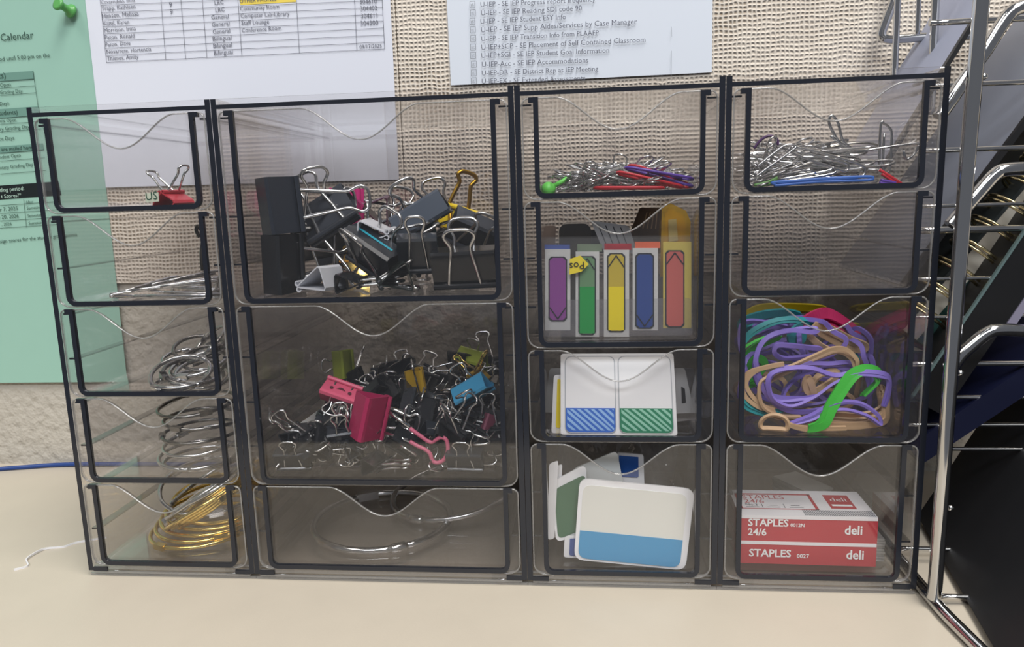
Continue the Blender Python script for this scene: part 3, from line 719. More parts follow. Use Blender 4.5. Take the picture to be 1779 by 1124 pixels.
# the things behind the pack
tag(MB().prism(rrect(at(964, 0, 0.05).x, fz, at(1022, 0, 0.05).x, at(1000, 388, 0.05).z, 0.004), 0.045, 0.075, xz).build('flag_dispenser', M_('dark_dispenser', (52, 44, 34), 0.15)),
    'dark glossy dispenser standing behind the flag pack, at its left', 'dispenser')
def leaning_card(quad, Y, thick, m, name, label, cat, marks=(), r=0.0015, edge=None):
    q = [at(a, b, Y[i] if isinstance(Y, tuple) else Y) for i, (a, b) in enumerate(quad)]
    base = (q[0] + q[1]) / 2; o = empty(name, base); mb = MB(); panel_poly(mb, shifted(rounded(q, r), -base), thick, 0, 1 if edge else None); mb.build('card', [m, edge] if edge else m, o)
    tag(o, label, cat)
    n = (q[1] - q[0]).cross(q[3] - q[0]).normalized()
    if n.y > 0: n = -n
    for nm, mm, poly, lift in marks:
        b = MB(); panel_poly(b, [quadpt(q, s, t) - base + n * (lift + 0.0001) for s, t in poly], 0.0001); b.build(nm, mm, o)
    return o, q, n
GREYC = M_('grey_card', (186, 188, 192), 0.5); LINEC = M_('grey_print', (70, 72, 80), 0.8)
leaning_card(((1050, 440), (1108, 440), (1092, 392), (1026, 383)), 0.040, 0.0010, GREYC, 'printed_card', 'pale grey card with printed lines leaning behind the flag pack', 'card',
             [('print_line', LINEC, ((0.15 + 0.2 * k, 0.25), (0.18 + 0.2 * k, 0.25), (0.18 + 0.2 * k, 0.9), (0.15 + 0.2 * k, 0.9)), 0.0001) for k in range(4)])
leaning_card(((1080, 440), (1150, 440), (1150, 362), (1112, 360)), 0.062, 0.0012, M_('brown_card', (92, 74, 58), 0.5), 'printed_card', 'brown card with pale lines standing behind the yellow dispenser', 'card',
             [('print_line', M_('tan_print', (170, 140, 110), 0.8), ((0.35 + 0.14 * k, 0.55), (0.39 + 0.14 * k, 0.55), (0.39 + 0.14 * k, 0.9), (0.35 + 0.14 * k, 0.9)), 0.0001) for k in range(4)])
leaning_card(((1012, 440), (1060, 440), (1060, 402), (1014, 398)), 0.055, 0.0012, M_('black_card', (24, 24, 26), 0.5), 'black_card', 'black card behind the grey printed card', 'card')
yd = empty('tape_flag_dispenser', at(1172, 440, 0.024)); tag(yd, 'yellow clear blister dispenser standing behind the right end of the flag pack', 'dispenser')
yo = [(p.x - yd.location.x, p.z - yd.location.z) for p in [at(1146, 480, 0.024), at(1197, 478, 0.024), at(1199, 385, 0.024), at(1191, 366, 0.024), at(1160, 351, 0.024), at(1149, 362, 0.024)]]
MB().prism(yo, -0.002, 0.008, xz).build('blister', BLISTER, yd)
c = (sum(p[0] for p in yo) / 6, sum(p[1] for p in yo) / 6); MB().prism([(c[0] + (u - c[0]) * 0.72, c[1] + (v - c[1]) * 0.8) for u, v in yo], 0.0005, 0.006, xz).build('flag_stack', M_('amber_flags', (240, 190, 50), 0.45), yd)
yl = MB(); panel_poly(yl, [at(1162, 420, 0.0215) - yd.location, at(1178, 418, 0.0215) - yd.location, at(1175, 380, 0.0215) - yd.location, at(1161, 382, 0.0215) - yd.location], 0.0003); yl.build('paper_label', M_('buff_label', (200, 178, 110), 0.7), yd)
tag(MB().prism(rrect(at(1203, 0, 0.03).x, fz, at(1210, 0, 0.03).x, at(1203, 360, 0.03).z, 0.001), 0.025, 0.06, xz, 0, 1).build('clear_case', [FILM, BRIGHT]), 'thin clear plastic case standing at the right wall behind the flag pack', 'case')
leaning_card(((936, 450), (963, 450), (966, 392), (946, 392)), 0.05, 0.001, M_('mottled_card', (132, 112, 98), 0.6), 'printed_card', 'brownish card standing left of the dark dispenser', 'card')

# tab cards (third drawer)
fz = F3[2]
BLU = M_('tab_blue', (58, 108, 200), 0.5); LBLU = M_('tab_light_blue', (150, 190, 238), 0.5); GRN = M_('tab_green', (44, 130, 96), 0.5); LGRN = M_('tab_light_green', (150, 206, 182), 0.5); TABW = M_('tab_white', (240, 240, 242), 0.4)
def band(o, q, n, s0, s1, t0, t1, base_m, stripe_m, stripes, lift=0.0004, name='colour_band', r=0.0018, full=None):
    base = o.location
    tab = rounded([quadpt(q, s0, full[0]), quadpt(q, s1, full[0]), quadpt(q, s1, full[1]), quadpt(q, s0, full[1])], 0.0022) if full else None
    if tab:
        big = rounded([quadpt(q, s0 - 0.008, full[0] - 0.008), quadpt(q, s1 + 0.008, full[0] - 0.008), quadpt(q, s1 + 0.008, full[1] + 0.008), quadpt(q, s0 - 0.008, full[1] + 0.008)], 0.0034)
        b = MB(); panel_poly(b, [p - base + n * lift * 0.5 for p in big], 0.0002); tb_ = b.build('tab_shadow_line', M_('tab_shadow_grey', (176, 180, 186), 0.5), o)  # grey border paints the shadow line around each tab
        b = MB(); panel_poly(b, [p - base + n * lift for p in rounded([quadpt(q, s0, full[0]), quadpt(q, s1, full[0]), quadpt(q, s1, full[1]), quadpt(q, s0, full[1])], 0.0032)], 0.0001); b.build('tab', TABW, tb_)
    b = MB(); pts = [quadpt(q, s0, t0), quadpt(q, s1, t0), quadpt(q, s1, t1), quadpt(q, s0, t1)]
    rr = rounded(pts, 0.0030 if full else 0.0012); rr = rr[:10] + [pts[2], pts[3]]
    panel_poly(b, [p - base + n * (lift + 0.0002) for p in rr], 0.0002); bd = b.build(name, base_m, tb_ if tab else o)
    if stripes:
        b = MB()
        for k in range(-3, stripes):
            def P(s, t): return quadpt(pts, min(max(s, 0.03), 0.97), min(max(t, 0.08), 0.97)) - base + n * (lift + 0.0003)
            x = (k + 0.5) / stripes; wd = 0.5 / stripes; sl = 0.5
            lo0, lo1 = x + sl, x + wd + sl
            poly = [(lo0, 0), (lo1, 0), (x + wd, 1), (x, 1)]
            # clip to the band
            def clipx(poly, lim, keep):
                outp = []
                for i in range(len(poly)):
                    a, c_ = poly[i - 1], poly[i]
                    ina, inc = keep(a[0]), keep(c_[0])
                    if ina != inc:
                        t = (lim - a[0]) / (c_[0] - a[0]); outp.append((lim, a[1] + (c_[1] - a[1]) * t))
                    if inc: outp.append(c_)
                return outp
            poly = clipx(poly, 0.02, lambda v: v >= 0.02)
            if poly: poly = clipx(poly, 0.98, lambda v: v <= 0.98)
            if len(poly) >= 3: panel_poly(b, [P(s, t) for s, t in poly], 0.00005)
        so = b.build('band_stripes', stripe_m, bd) if not tab else b.build('band_stripes', stripe_m, o)
o, q, n = leaning_card(((974, 755), (1177, 757), (1170, 614), (974, 615)), (0.0062, 0.0062, 0.0105, 0.0105), 0.0012, WHITE, 'tab_card', 'white card of two tabs with blue and green striped bands, front of the third drawer', 'tab card')
band(o, q, n, 0.045, 0.475, 0.035, 0.335, BLU, LBLU, 7, full=(0.025, 0.965))
band(o, q, n, 0.515, 0.965, 0.035, 0.335, GRN, LGRN, 7, full=(0.025, 0.965))
o, q, n = leaning_card(((958, 752), (1010, 754), (1010, 650), (962, 652)), 0.0135, 0.0008, WHITE, 'tab_card', 'white card with a yellow strip, showing left of the striped tab card', 'tab card')
band(o, q, n, 0.14, 0.30, 0.10, 0.93, M_('tab_yellow', (238, 214, 40), 0.5), None, 0)
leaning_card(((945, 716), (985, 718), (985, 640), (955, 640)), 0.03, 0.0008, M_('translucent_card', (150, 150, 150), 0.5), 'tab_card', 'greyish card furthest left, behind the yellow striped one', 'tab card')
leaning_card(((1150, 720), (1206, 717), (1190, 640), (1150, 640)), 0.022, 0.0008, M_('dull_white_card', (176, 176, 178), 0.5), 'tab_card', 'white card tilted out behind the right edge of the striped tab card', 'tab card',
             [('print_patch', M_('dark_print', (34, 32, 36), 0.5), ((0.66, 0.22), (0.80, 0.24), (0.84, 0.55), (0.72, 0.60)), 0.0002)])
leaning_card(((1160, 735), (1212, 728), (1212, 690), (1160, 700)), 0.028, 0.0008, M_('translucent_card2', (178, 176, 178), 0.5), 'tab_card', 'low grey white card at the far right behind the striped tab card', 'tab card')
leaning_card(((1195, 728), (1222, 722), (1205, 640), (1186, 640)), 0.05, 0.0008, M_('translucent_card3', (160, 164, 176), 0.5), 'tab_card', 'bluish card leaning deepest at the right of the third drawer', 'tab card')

# tab cards (bottom drawer)
fz = F3[3]
o, q, n = leaning_card(((997, 972), (1191, 991), (1207, 850), (1007, 831)), (0.0062, 0.0062, 0.0095, 0.0095), 0.0014, TABW, 'tab_card', 'large white tab card with a broad blue lower band, tilted in the bottom drawer', 'tab card', r=0.005)
base = o.location
b = MB(); rr = rounded([quadpt(q, 0.035, 0.03), quadpt(q, 0.945, 0.03), quadpt(q, 0.945, 0.93), quadpt(q, 0.035, 0.93)], 0.0045); panel_poly(b, [p - base + n * 0.0003 for p in rr], 0.0003); tb2 = b.build('tab', M_('tab_cream', (228, 228, 220), 0.4), o)
b = MB(); rr = rounded([quadpt(q, 0.035, 0.03), quadpt(q, 0.945, 0.03), quadpt(q, 0.945, 0.37), quadpt(q, 0.035, 0.37)], 0.0045); rr = rr[:10] + [quadpt(q, 0.945, 0.37), quadpt(q, 0.035, 0.37)]
panel_poly(b, [p - base + n * 0.0005 for p in rr], 0.0002); b.build('colour_band', M_('tab_sky', (72, 152, 200), 0.5), tb2)
o, q, n = leaning_card(((966, 943), (1022, 922), (1018, 806), (957, 838)), (0.012, 0.014, 0.016, 0.014), 0.0010, TABW, 'tab_card', 'white bordered dark green tab card behind the blue banded one, at its left', 'tab card', r=0.004)
base = o.location
b = MB(); rr = rounded([quadpt(q, 0.07, 0.05), quadpt(q, 0.97, 0.05), quadpt(q, 0.97, 0.86), quadpt(q, 0.07, 0.86)], 0.0032); panel_poly(b, [p - base + n * 0.0003 for p in rr], 0.0003); b.build('colour_band', M_('tab_forest', (72, 112, 84), 0.5), o)
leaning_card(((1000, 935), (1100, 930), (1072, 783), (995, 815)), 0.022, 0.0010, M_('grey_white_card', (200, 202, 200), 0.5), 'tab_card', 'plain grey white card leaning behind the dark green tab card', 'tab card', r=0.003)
o, q, n = leaning_card(((1068, 930), (1122, 930), (1118, 790), (1072, 786)), 0.03, 0.0010, WHITE, 'tab_card', 'white card with a deep blue top, peeping out above the blue banded card', 'tab card')
band(o, q, n, 0.08, 0.8, 0.72, 0.97, M_('tab_deep_blue', (26, 82, 160), 0.5), None, 0)
for k, (a, lab) in enumerate(((946, 'thin white card standing furthest left at the bottom of the third unit'), (953, 'thin white card second from left at the bottom of the third unit'))):
    leaning_card(((a + 6, 938 - 3 * k), (a + 17, 936 - 3 * k), (a + 24 , 800 + 6 * k), (a + 8, 806 + 6 * k)), 0.012 + 0.004 * k, 0.0006, WHITE, 'tab_card', lab, 'tab card')
o, q, n = leaning_card(((979, 968), (1012, 970), (1012, 930), (981, 932)), 0.0105, 0.0006, WHITE, 'tab_card', 'white card corner with a navy patch, lower left of the blue banded card', 'tab card')
band(o, q, n, 0.3, 0.85, 0.12, 0.9, M_('tab_navy', (58, 84, 150), 0.5), None, 0)
FOLD = clear('crumpled_film', (0.9, 0.9, 0.9), haze=0.10, wob=1.0)
fb = MB(); rs = random.Random(5); rows = []
for i in range(9):
    rows.append([Vector((0.255 + 0.066 * i / 8, 0.05 + 0.012 * math.sin(2.3 * i + 1.1 * j) + 0.002 * j, F3[3] + 0.004 + 0.058 * j / 6 + 0.004 * math.sin(1.9 * i + j))) for j in range(7)])
k0 = len(fb.v)
for r_ in rows: fb.v += [tuple(p) for p in r_]
for i in range(8):
    for j in range(6): a = i * 7 + j; fb.face((a, a + 7, a + 8, a + 1), 0, True)
o = fb.build('plastic_wrap', FOLD); md = o.modifiers.new('thick', 'SOLIDIFY'); md.thickness = 0.0002; tag(o, 'crumpled clear plastic wrapper behind the tab cards in the bottom drawer', 'wrapper')

# ------------------------------------------------------------------ fourth unit
fz = F4[0]
JUMBO = paper_clip_mesh(0.047, 0.0095, 0.0006, STEEL); rs = random.Random(11)
jl = 'jumbo steel paper clip in the heap in the top right drawer'; jg = 'jumbo paper clips in the fourth unit'
for k in range(105):
    x = rs.uniform(0.369, 0.397); y = rs.uniform(0.028, 0.10); a = rs.gauss(1.57, 0.55); hh = 0.017 * (0.65 + 0.35 * min(1, y / 0.05))
    loose_clip(JUMBO, (x, y, fz + 0.0012 + hh * rs.random()), (rs.gauss(0, 0.14), rs.gauss(0, 0.16), a), jl, jg)
SHORT = paper_clip_mesh(0.029, 0.007, 0.0005, STEEL)
for k in range(10):
    loose_clip(SHORT, (rs.uniform(0.352, 0.366), rs.uniform(0.012, 0.03), fz + rs.uniform(0.002, 0.008)), (rs.gauss(0, 0.4), rs.gauss(0, 0.4), rs.uniform(0, 6)), 'short steel paper clip at the left front of the jumbo clip heap', 'short clips by the jumbo heap')
def traced_clip(pix, Y, r, m, label, group=None, n=5):
    P = [at(a, b, Y[i] if isinstance(Y, (tuple, list)) else Y) for i, (a, b) in enumerate(pix)]
    return tag(MB().tube(catmull(P, n), r, 7).build('paper_clip', m), label, 'paper clip', group)
traced_clip(((1378, 262), (1462, 281), (1474, 290), (1470, 297), (1462, 296), (1380, 268), (1372, 258), (1394, 258), (1490, 284), (1503, 298), (1498, 306)), 0.011, 0.0006, STEEL, 'jumbo steel paper clip slanting down across the front of the heap')
traced_clip(((1312, 292), (1352, 260), (1366, 252), (1380, 253), (1378, 260), (1322, 300), (1314, 306), (1310, 300)), 0.0095, 0.0006, STEEL, 'jumbo steel paper clip slanting up at the left front of the heap')
traced_clip(((1352, 312), (1436, 297), (1446, 290), (1445, 302), (1352, 316)), 0.0085, 0.0006, STEEL, 'jumbo steel paper clip lying along the front, just above the blue one')
traced_clip(((1350, 318), (1420, 311), (1505, 307), (1516, 310), (1505, 313), (1420, 316), (1352, 322), (1347, 320), (1352, 316), (1490, 309)), 0.0075, 0.0007, BLUP, 'blue vinyl jumbo paper clip at the front of the jumbo heap')
traced_clip(((1528, 295), (1560, 315), (1566, 320), (1558, 319), (1532, 302)), 0.010, 0.0007, REDP, 'red vinyl paper clip at the right front of the jumbo heap')
traced_clip(((1530, 313), (1556, 318), (1546, 320), (1528, 317)), 0.009, 0.0007, PURP, 'purple vinyl paper clip low at the right front of the jumbo heap')
traced_clip(((1310, 258), (1322, 243), (1337, 236), (1349, 241), (1352, 252)), 0.03, 0.0007, mat('dark_purple_vinyl', (78, 42, 96), 0.35), 'dark purple paper clip sticking up at the left of the jumbo heap')
traced_clip(((1310, 322), (1335, 316), (1350, 309), (1340, 318), (1318, 324)), 0.010, 0.0007, mat('dark_green_vinyl', (92, 140, 70), 0.4), 'green vinyl paper clip at the bottom left of the jumbo heap')
traced_clip(((1465, 258), (1452, 238), (1441, 216), (1441, 205), (1446, 201), (1456, 214), (1464, 244), (1478, 257), (1462, 250), (1443, 236)), 0.05, 0.0007, STEEL, 'steel paper clip standing upright from the middle of the jumbo heap')
traced_clip(((1527, 300), (1530, 218), (1536, 215), (1545, 222), (1549, 235), (1546, 290), (1540, 300), (1534, 290), (1536, 232)), 0.03, 0.0006, STEEL, 'steel paper clip standing upright at the right of the jumbo heap')
traced_clip(((1500, 262), (1590, 249), (1594, 256), (1586, 270), (1574, 276), (1570, 262)), 0.014, 0.0006, STEEL, 'jumbo steel paper clip reaching the right wall on top of the heap')
traced_clip(((1438, 257), (1480, 249), (1518, 250), (1522, 256), (1500, 259), (1450, 258)), 0.06, 0.0006, DARKSTEEL, 'dull steel paper clip lying flat on top, behind the upright one')

# rubber bands (third drawer)
fz = F4[2]
VIO = M_('violet_rubber', (138, 118, 206), 0.5); TAN = M_('tan_rubber', (206, 172, 134), 0.5); GRR = M_('green_rubber', (66, 190, 60), 0.5); TEA = M_('teal_rubber', (40, 150, 156), 0.5); YEL = M_('yellow_rubber', (214, 190, 28), 0.5); PNK = M_('pink_rubber', (214, 58, 112), 0.5)
def rubber(pix, Y, wd, th, m, label, group=None, closed=True, up=None, n=6):
    """Y: (front, back) depth; the loop sinks from front to back and returns"""
    k = len(pix); P = []
    for i, (a, b) in enumerate(pix):
        y = Y[i] if len(Y) == k else Y[0] + (Y[1] - Y[0]) * (0.5 - 0.5 * math.cos(2 * math.pi * i / k))
        p = at(a, b, y); p.z = max(p.z, fz + 0.0012); p.x = min(max(p.x, 0.3475), 0.4175); P.append(p)
    o = MB().tube(catmull(P, n, closed), 0, closed=closed, flat=(wd, th), up0=up or (0.1, -0.2, 1)).build('rubber_band', m)
    return tag(o, label, 'rubber band', group)
rubber(((1315, 640), (1317, 610), (1335, 585), (1372, 574), (1410, 577), (1420, 572), (1400, 570), (1352, 580), (1322, 598), (1311, 640), (1318, 668), (1345, 688), (1390, 692), (1420, 689), (1395, 695), (1340, 694)), (0.012, 0.020), 0.0022, 0.0014, VIO, 'large violet rubber band sweeping round the left half of the tangle')
rubber(((1350, 600), (1372, 600), (1400, 603), (1425, 606), (1420, 614), (1395, 620), (1360, 622), (1345, 612)), (0.013, 0.022), 0.0022, 0.0014, VIO, 'small violet rubber band curled in an eye in the upper middle of the tangle')
rubber(((1335, 672), (1340, 650), (1370, 640), (1410, 640), (1450, 652), (1490, 646), (1530, 648), (1558, 658), (1555, 678), (1535, 705), (1545, 690), (1553, 662), (1530, 655), (1490, 652), (1452, 664), (1415, 690), (1375, 706), (1345, 695)), (0.0095, 0.016), 0.0022, 0.0013, VIO, 'violet rubber band crossing the whole width at the front of the tangle')
rubber(((1370, 738), (1410, 722), (1440, 705), (1470, 698), (1500, 703), (1526, 722), (1530, 738), (1505, 722), (1470, 712), (1440, 715), (1410, 730)), (0.0085, 0.012), 0.0022, 0.0013, VIO, 'violet rubber band forming a flat wave at the lower right of the tangle')
rubber(((1285, 690), (1290, 650), (1300, 620), (1335, 602), (1365, 590), (1395, 576), (1330, 560), (1290, 562), (1285, 600), (1300, 660)), (0.018, 0.04), 0.0022, 0.0014, VIO, 'violet rubber band along the left wall of the drawer')
rubber(((1345, 700), (1333, 670), (1350, 645), (1400, 632), (1440, 632), (1475, 630), (1478, 640), (1430, 640), (1380, 660), (1360, 690), (1380, 705), (1430, 700), (1460, 690), (1430, 710), (1380, 715)), (0.014, 0.024), 0.0022, 0.0013, VIO, 'violet rubber band doubled round the middle of the tangle')
for k in range(6):
    cx, cy, a, b_ = ((1400, 590, 70, 34), (1440, 620, 70, 40), (1350, 650, 50, 50), (1480, 610, 50, 40), (1420, 660, 60, 40), (1370, 570, 70, 20))[k]
    rr_ = random.Random(40 + k)
    rubber([(cx + a * math.cos(t) * rr_.uniform(0.8, 1.1) + rr_.uniform(-6, 6), cy + b_ * math.sin(t) * rr_.uniform(0.75, 1.1)) for t in [2 * math.pi * i / 11 for i in range(11)]], (0.022 + 0.006 * k, 0.045 + 0.006 * k), 0.0022, 0.0013, VIO, 'violet rubber band deep inside the tangle, mostly covered', 'violet bands deep in the tangle')
rubber(((1362, 632), (1330, 638), (1300, 648), (1289, 668), (1296, 690), (1320, 708), (1345, 712), (1325, 704), (1305, 686), (1296, 664), (1312, 645), (1340, 636)), (0.010, 0.013), 0.0020, 0.0012, TAN, 'tan rubber band looping down the left front of the tangle')
rubber(((1320, 668), (1340, 652), (1380, 634), (1420, 616), (1445, 606), (1470, 607), (1488, 625), (1486, 640), (1478, 622), (1455, 611), (1420, 622), (1370, 645), (1330, 668), (1317, 690), (1325, 712), (1355, 726), (1390, 724), (1355, 722), (1325, 705)), (0.011, 0.019), 0.0020, 0.0012, TAN, 'tan rubber band running from lower left up to the middle right of the tangle')
rubber([(1345 + 24 * math.cos(t), 738 + 17 * math.sin(t)) for t in [2 * math.pi * i / 12 for i in range(12)]], (0.0075, 0.010), 0.0020, 0.0013, TAN, 'small round tan rubber band at the lower left front of the drawer')
rubber(((1372, 738), (1400, 750), (1440, 752), (1470, 744), (1440, 747), (1405, 744)), (0.0075, 0.010), 0.0022, 0.0012, TAN, 'tan rubber band lying along the drawer floor in front')
for k, (dy, lab) in enumerate(((0, 'broad tan rubber band lowest of the three fanned out at the lower right'), (-8, 'broad tan rubber band in the middle of the three fanned out at the lower right'), (-18, 'broad tan rubber band topmost of the three fanned out at the lower right'))):
    rubber(((1400, 733 + dy), (1440, 745 + dy), (1500, 748 + dy), (1540, 730 + dy), (1552, 700 + dy), (1546, 690 + dy), (1535, 722 + dy), (1500, 738 + dy), (1445, 737 + dy)), (0.013 + 0.003 * k, 0.018 + 0.003 * k), 0.0040, 0.0011, TAN, lab)
rubber(((1418, 566), (1440, 572), (1475, 590), (1500, 600), (1496, 606), (1470, 600), (1440, 585), (1424, 575)), (0.030, 0.036), 0.0046, 0.0012, TAN, 'broad tan rubber band draped over the top right of the tangle')
rubber(((1404, 655), (1398, 670), (1408, 682), (1440, 665), (1456, 650), (1446, 644), (1420, 655), (1405, 680), (1415, 684)), (0.017, 0.022), 0.0030, 0.0012, TAN, 'tan rubber band knotted in the middle of the tangle')
rubber(((1405, 582), (1425, 600), (1450, 612), (1430, 604), (1412, 592)), (0.02, 0.03), 0.003, 0.0012, TAN, 'short tan rubber band half hidden in the upper middle')
rubber(((1405, 744), (1425, 735), (1440, 705), (1455, 680), (1475, 652), (1500, 640), (1525, 645), (1528, 662), (1510, 680), (1500, 686), (1522, 664), (1518, 650), (1500, 646), (1482, 656), (1462, 684), (1446, 712), (1432, 738)), (0.0075, 0.018), 0.0040, 0.0011, GRR, 'bright green rubber band crossing the front of the tangle')
rubber(((1290, 612), (1305, 596), (1330, 586), (1352, 584), (1335, 592), (1310, 605), (1296, 625), (1300, 660), (1318, 650), (1308, 668), (1294, 664)), (0.022, 0.028), 0.0038, 0.0012, GRR, 'bright green rubber band at the left side of the tangle')
rubber(((1302, 630), (1318, 622), (1328, 632), (1318, 648), (1304, 640)), (0.026, 0.03), 0.004, 0.0012, GRR, 'small bright green band folded at the left, under the violet ones')
rubber(((1290, 560), (1320, 548), (1360, 543), (1385, 548), (1360, 553), (1320, 560), (1294, 572)), (0.050, 0.060), 0.0050, 0.0013, TEA, 'broad teal rubber band at the top left of the tangle')
rubber(((1289, 600), (1310, 580), (1350, 562), (1390, 560), (1420, 568), (1440, 580), (1480, 610), (1490, 625), (1478, 606), (1440, 572), (1400, 556), (1350, 556), (1306, 576)), (0.028, 0.038), 0.0024, 0.0012, TEA, 'thin teal rubber band arching over the top of the tangle')
rubber(((1290, 690), (1300, 704), (1330, 716), (1360, 712), (1330, 720), (1296, 708)), (0.012, 0.016), 0.0022, 0.0012, TEA, 'thin teal rubber band at the lower left of the drawer')
rubber(((1375, 580), (1388, 570), (1392, 590), (1378, 592)), (0.026, 0.03), 0.005, 0.0012, TEA, 'short broad teal band folded in the upper middle')
rubber(((1296, 548), (1320, 535), (1370, 533), (1420, 535), (1428, 540), (1380, 541), (1325, 542), (1300, 552)), (0.085, 0.098), 0.0046, 0.0013, YEL, 'broad yellow rubber band at the top left back of the drawer')
rubber(((1440, 574), (1470, 568), (1505, 568), (1508, 573), (1475, 576), (1445, 580)), (0.055, 0.065), 0.0046, 0.0013, YEL, 'broad yellow rubber band at the upper right, behind the tan one')
rubber(((1402, 556), (1425, 545), (1440, 545), (1465, 558), (1500, 580), (1526, 600), (1520, 604), (1490, 588), (1455, 568), (1425, 556), (1408, 564)), (0.045, 0.06), 0.0058, 0.0014, PNK, 'broad pink rubber band lying over the upper right of the tangle')
rubber(((1310, 568), (1350, 556), (1400, 552), (1420, 560), (1380, 570), (1330, 580)), (0.045, 0.055), 0.0022, 0.0013, VIO, 'violet rubber band at the top of the tangle under the teal one')

for k in range(9):
    rr_ = random.Random(90 + k); cx, cy, a, b_ = ((1345, 600, 60, 40), (1330, 680, 50, 30), (1460, 650, 80, 50), (1500, 690, 50, 40), (1410, 700, 80, 30), (1440, 590, 60, 26), (1350, 640, 60, 60), (1480, 640, 70, 60), (1400, 620, 90, 60))[k]
    rubber([(cx + a * math.cos(t) * rr_.uniform(0.75, 1.1) + rr_.uniform(-6, 6), cy + b_ * math.sin(t) * rr_.uniform(0.7, 1.1)) for t in [2 * math.pi * i / 11 for i in range(11)]], (0.026 + 0.004 * k, 0.05 + 0.004 * k), 0.0022, 0.0013,
           (VIO, TAN, VIO)[k % 3], ('violet', 'tan', 'violet')[k % 3] + ' rubber band at the back of the tangle, seen through the front ones', ('violet', 'tan', 'violet')[k % 3] + ' bands at the back of the tangle')

# staple boxes and staples (bottom drawer)
fz = F4[3]
BRED = M_('box_red', (184, 52, 64), 0.45, var=0.04, vscale=90); BWH = M_('box_white', (232, 230, 232), 0.5)
PRW = M_('white_print', (240, 240, 240), 0.6); PRG = M_('grey_print2', (120, 124, 132), 0.7)
def staple_box(x0, y0, z0, w, d, h, rot, label, words_):
    o = empty('staple_box', (x0, y0, z0)); o.rotation_euler = (0, 0, rot); tag(o, label, 'box')
    MB().box((0, 0, 0), (w, d, h), 0, {'z+': 1, 'z-': 1}).build('carton', [BRED, BWH], o)
    MB().box((0.0002, -0.0002, h - 0.0016), (w - 0.0002, 0.0006, h + 0.0001)).build('lid_edge', BWH, o)
    f = MB(); u = (0, 0, 1)
    for s, xa, za, xb, asp in words_: letter(f, s, (xa, -0.0003, za), (xb, -0.0003, za), u, asp, bold=0.022)
    f.build('printed_words', PRW, o)
    return o
b1 = staple_box(0.3473, 0.0108, fz, 0.0668, 0.033, 0.0121, -0.02, 'red staple box at the bottom of the pair, front of the bottom right drawer',
                (('STAPLES', 0.0052, 0.0040, 0.0258, 1.0), ('0027', 0.0286, 0.0038, 0.0346, 1.0), ('deli', 0.0524, 0.0040, 0.0608, 1.1)))
b2 = staple_box(0.3473, 0.0108, fz + 0.01225, 0.0668, 0.033, 0.0137, -0.02, 'red and white staple box on top of the other, showing its printed lid',
                (('STAPLES', 0.0044, 0.0082, 0.0240, 1.0), ('0012N', 0.0250, 0.0082, 0.0318, 1.0), ('24/6', 0.0044, 0.0032, 0.0135, 1.0), ('deli', 0.0511, 0.0048, 0.0595, 1.1)))
t = 0.0138; top = MB(); g1 = MB(); gr = MB(); rd = MB()
def flatq(mb, x0, y0, x1, y1, z=t): mb.poly3([(x0, y0, z), (x1, y0, z), (x1, y1, z), (x0, y1, z)])
for a in ((0.002, 0.008, 0.0034, 0.028), (0.0395, 0.008, 0.0411, 0.028), (0.002, 0.0265, 0.041, 0.028), (0.002, 0.008, 0.041, 0.0088)): flatq(rd, *a)
flatq(rd, 0.0475, 0.010, 0.060, 0.0275); rd.build('red_print', BRED, b2)
letter(top, 'STAPLES', (0.0055, 0.021, t), (0.0268, 0.021, t), (0, 1, 0), 1.2); letter(top, '24/6', (0.0055, 0.0155, t), (0.0155, 0.0155, t), (0, 1, 0), 1.1); top.build('red_words', BRED, b2)
letter(gr, 'No.3', (0.0055, 0.0118, t), (0.0115, 0.0118, t), (0, 1, 0), 1.3); flatq(gr, 0.0135, 0.0098, 0.0138, 0.0148); flatq(gr, 0.0245, 0.0098, 0.0248, 0.0148)
for a in ((0.0055, 0.0104, 0.0118, 0.0108), (0.016, 0.0104, 0.0225, 0.0108), (0.027, 0.0104, 0.034, 0.0108), (0.017, 0.0125, 0.0215, 0.0128), (0.028, 0.0125, 0.0325, 0.0129)): flatq(gr, *a)
gr.build('grey_print', M_('dark_grey_print', (60, 70, 82), 0.7), b2)
letter(g1, 'deli', (0.0496, 0.0190, t + 0.0001), (0.0578, 0.0190, t + 0.0001), (0, 1, 0), 1.1); flatq(g1, 0.0488, 0.0128, 0.0588, 0.0150, t + 0.0001); g1.build('white_words', PRW, b2)
sp = MB()
for k in range(40): flatq(sp, 0.0325 + 0.00085 * k, 0.0012, 0.0325 + 0.00085 * k + 0.0005, 0.0078)
sp.build('staple_picture', PRG, b2)
def staples(x0, y0, z0, w, n, d, rot, label):
    """a few glued strips of wire staples lying one on the other"""
    o = empty('staple_strip', (x0, y0, z0)); o.rotation_euler = (0, 0, rot); tag(o, label, 'staples')
    me = MB().strip([(0, 0.00005), (w, 0.00005)], 0.00112, 0, d, lambda u, v, e: (u, e, v + 0.0006)).mesh('strip', M_('staple_wire', (196, 196, 192), 0.35, 0.3))
    for k in range(n):
        c = bpy.data.objects.new('strip', me); COL.objects.link(c); c.parent = o; c.location = (0.0003 * (k % 2), 0.0004 * (k % 3), 0.00135 * k)
    return o
staples(0.4146, 0.0150, fz, 0.0055, 9, 0.020, 0.0, 'stack of silver staple strips standing right of the two red boxes')
staples(0.4144, 0.0372, fz, 0.0050, 12, 0.020, 0.02, 'taller stack of silver staple strips behind the front stack')
staples(0.3985, 0.070, fz, 0.018, 10, 0.030, 0.5, 'loose staple strips at the back of the bottom right drawer')

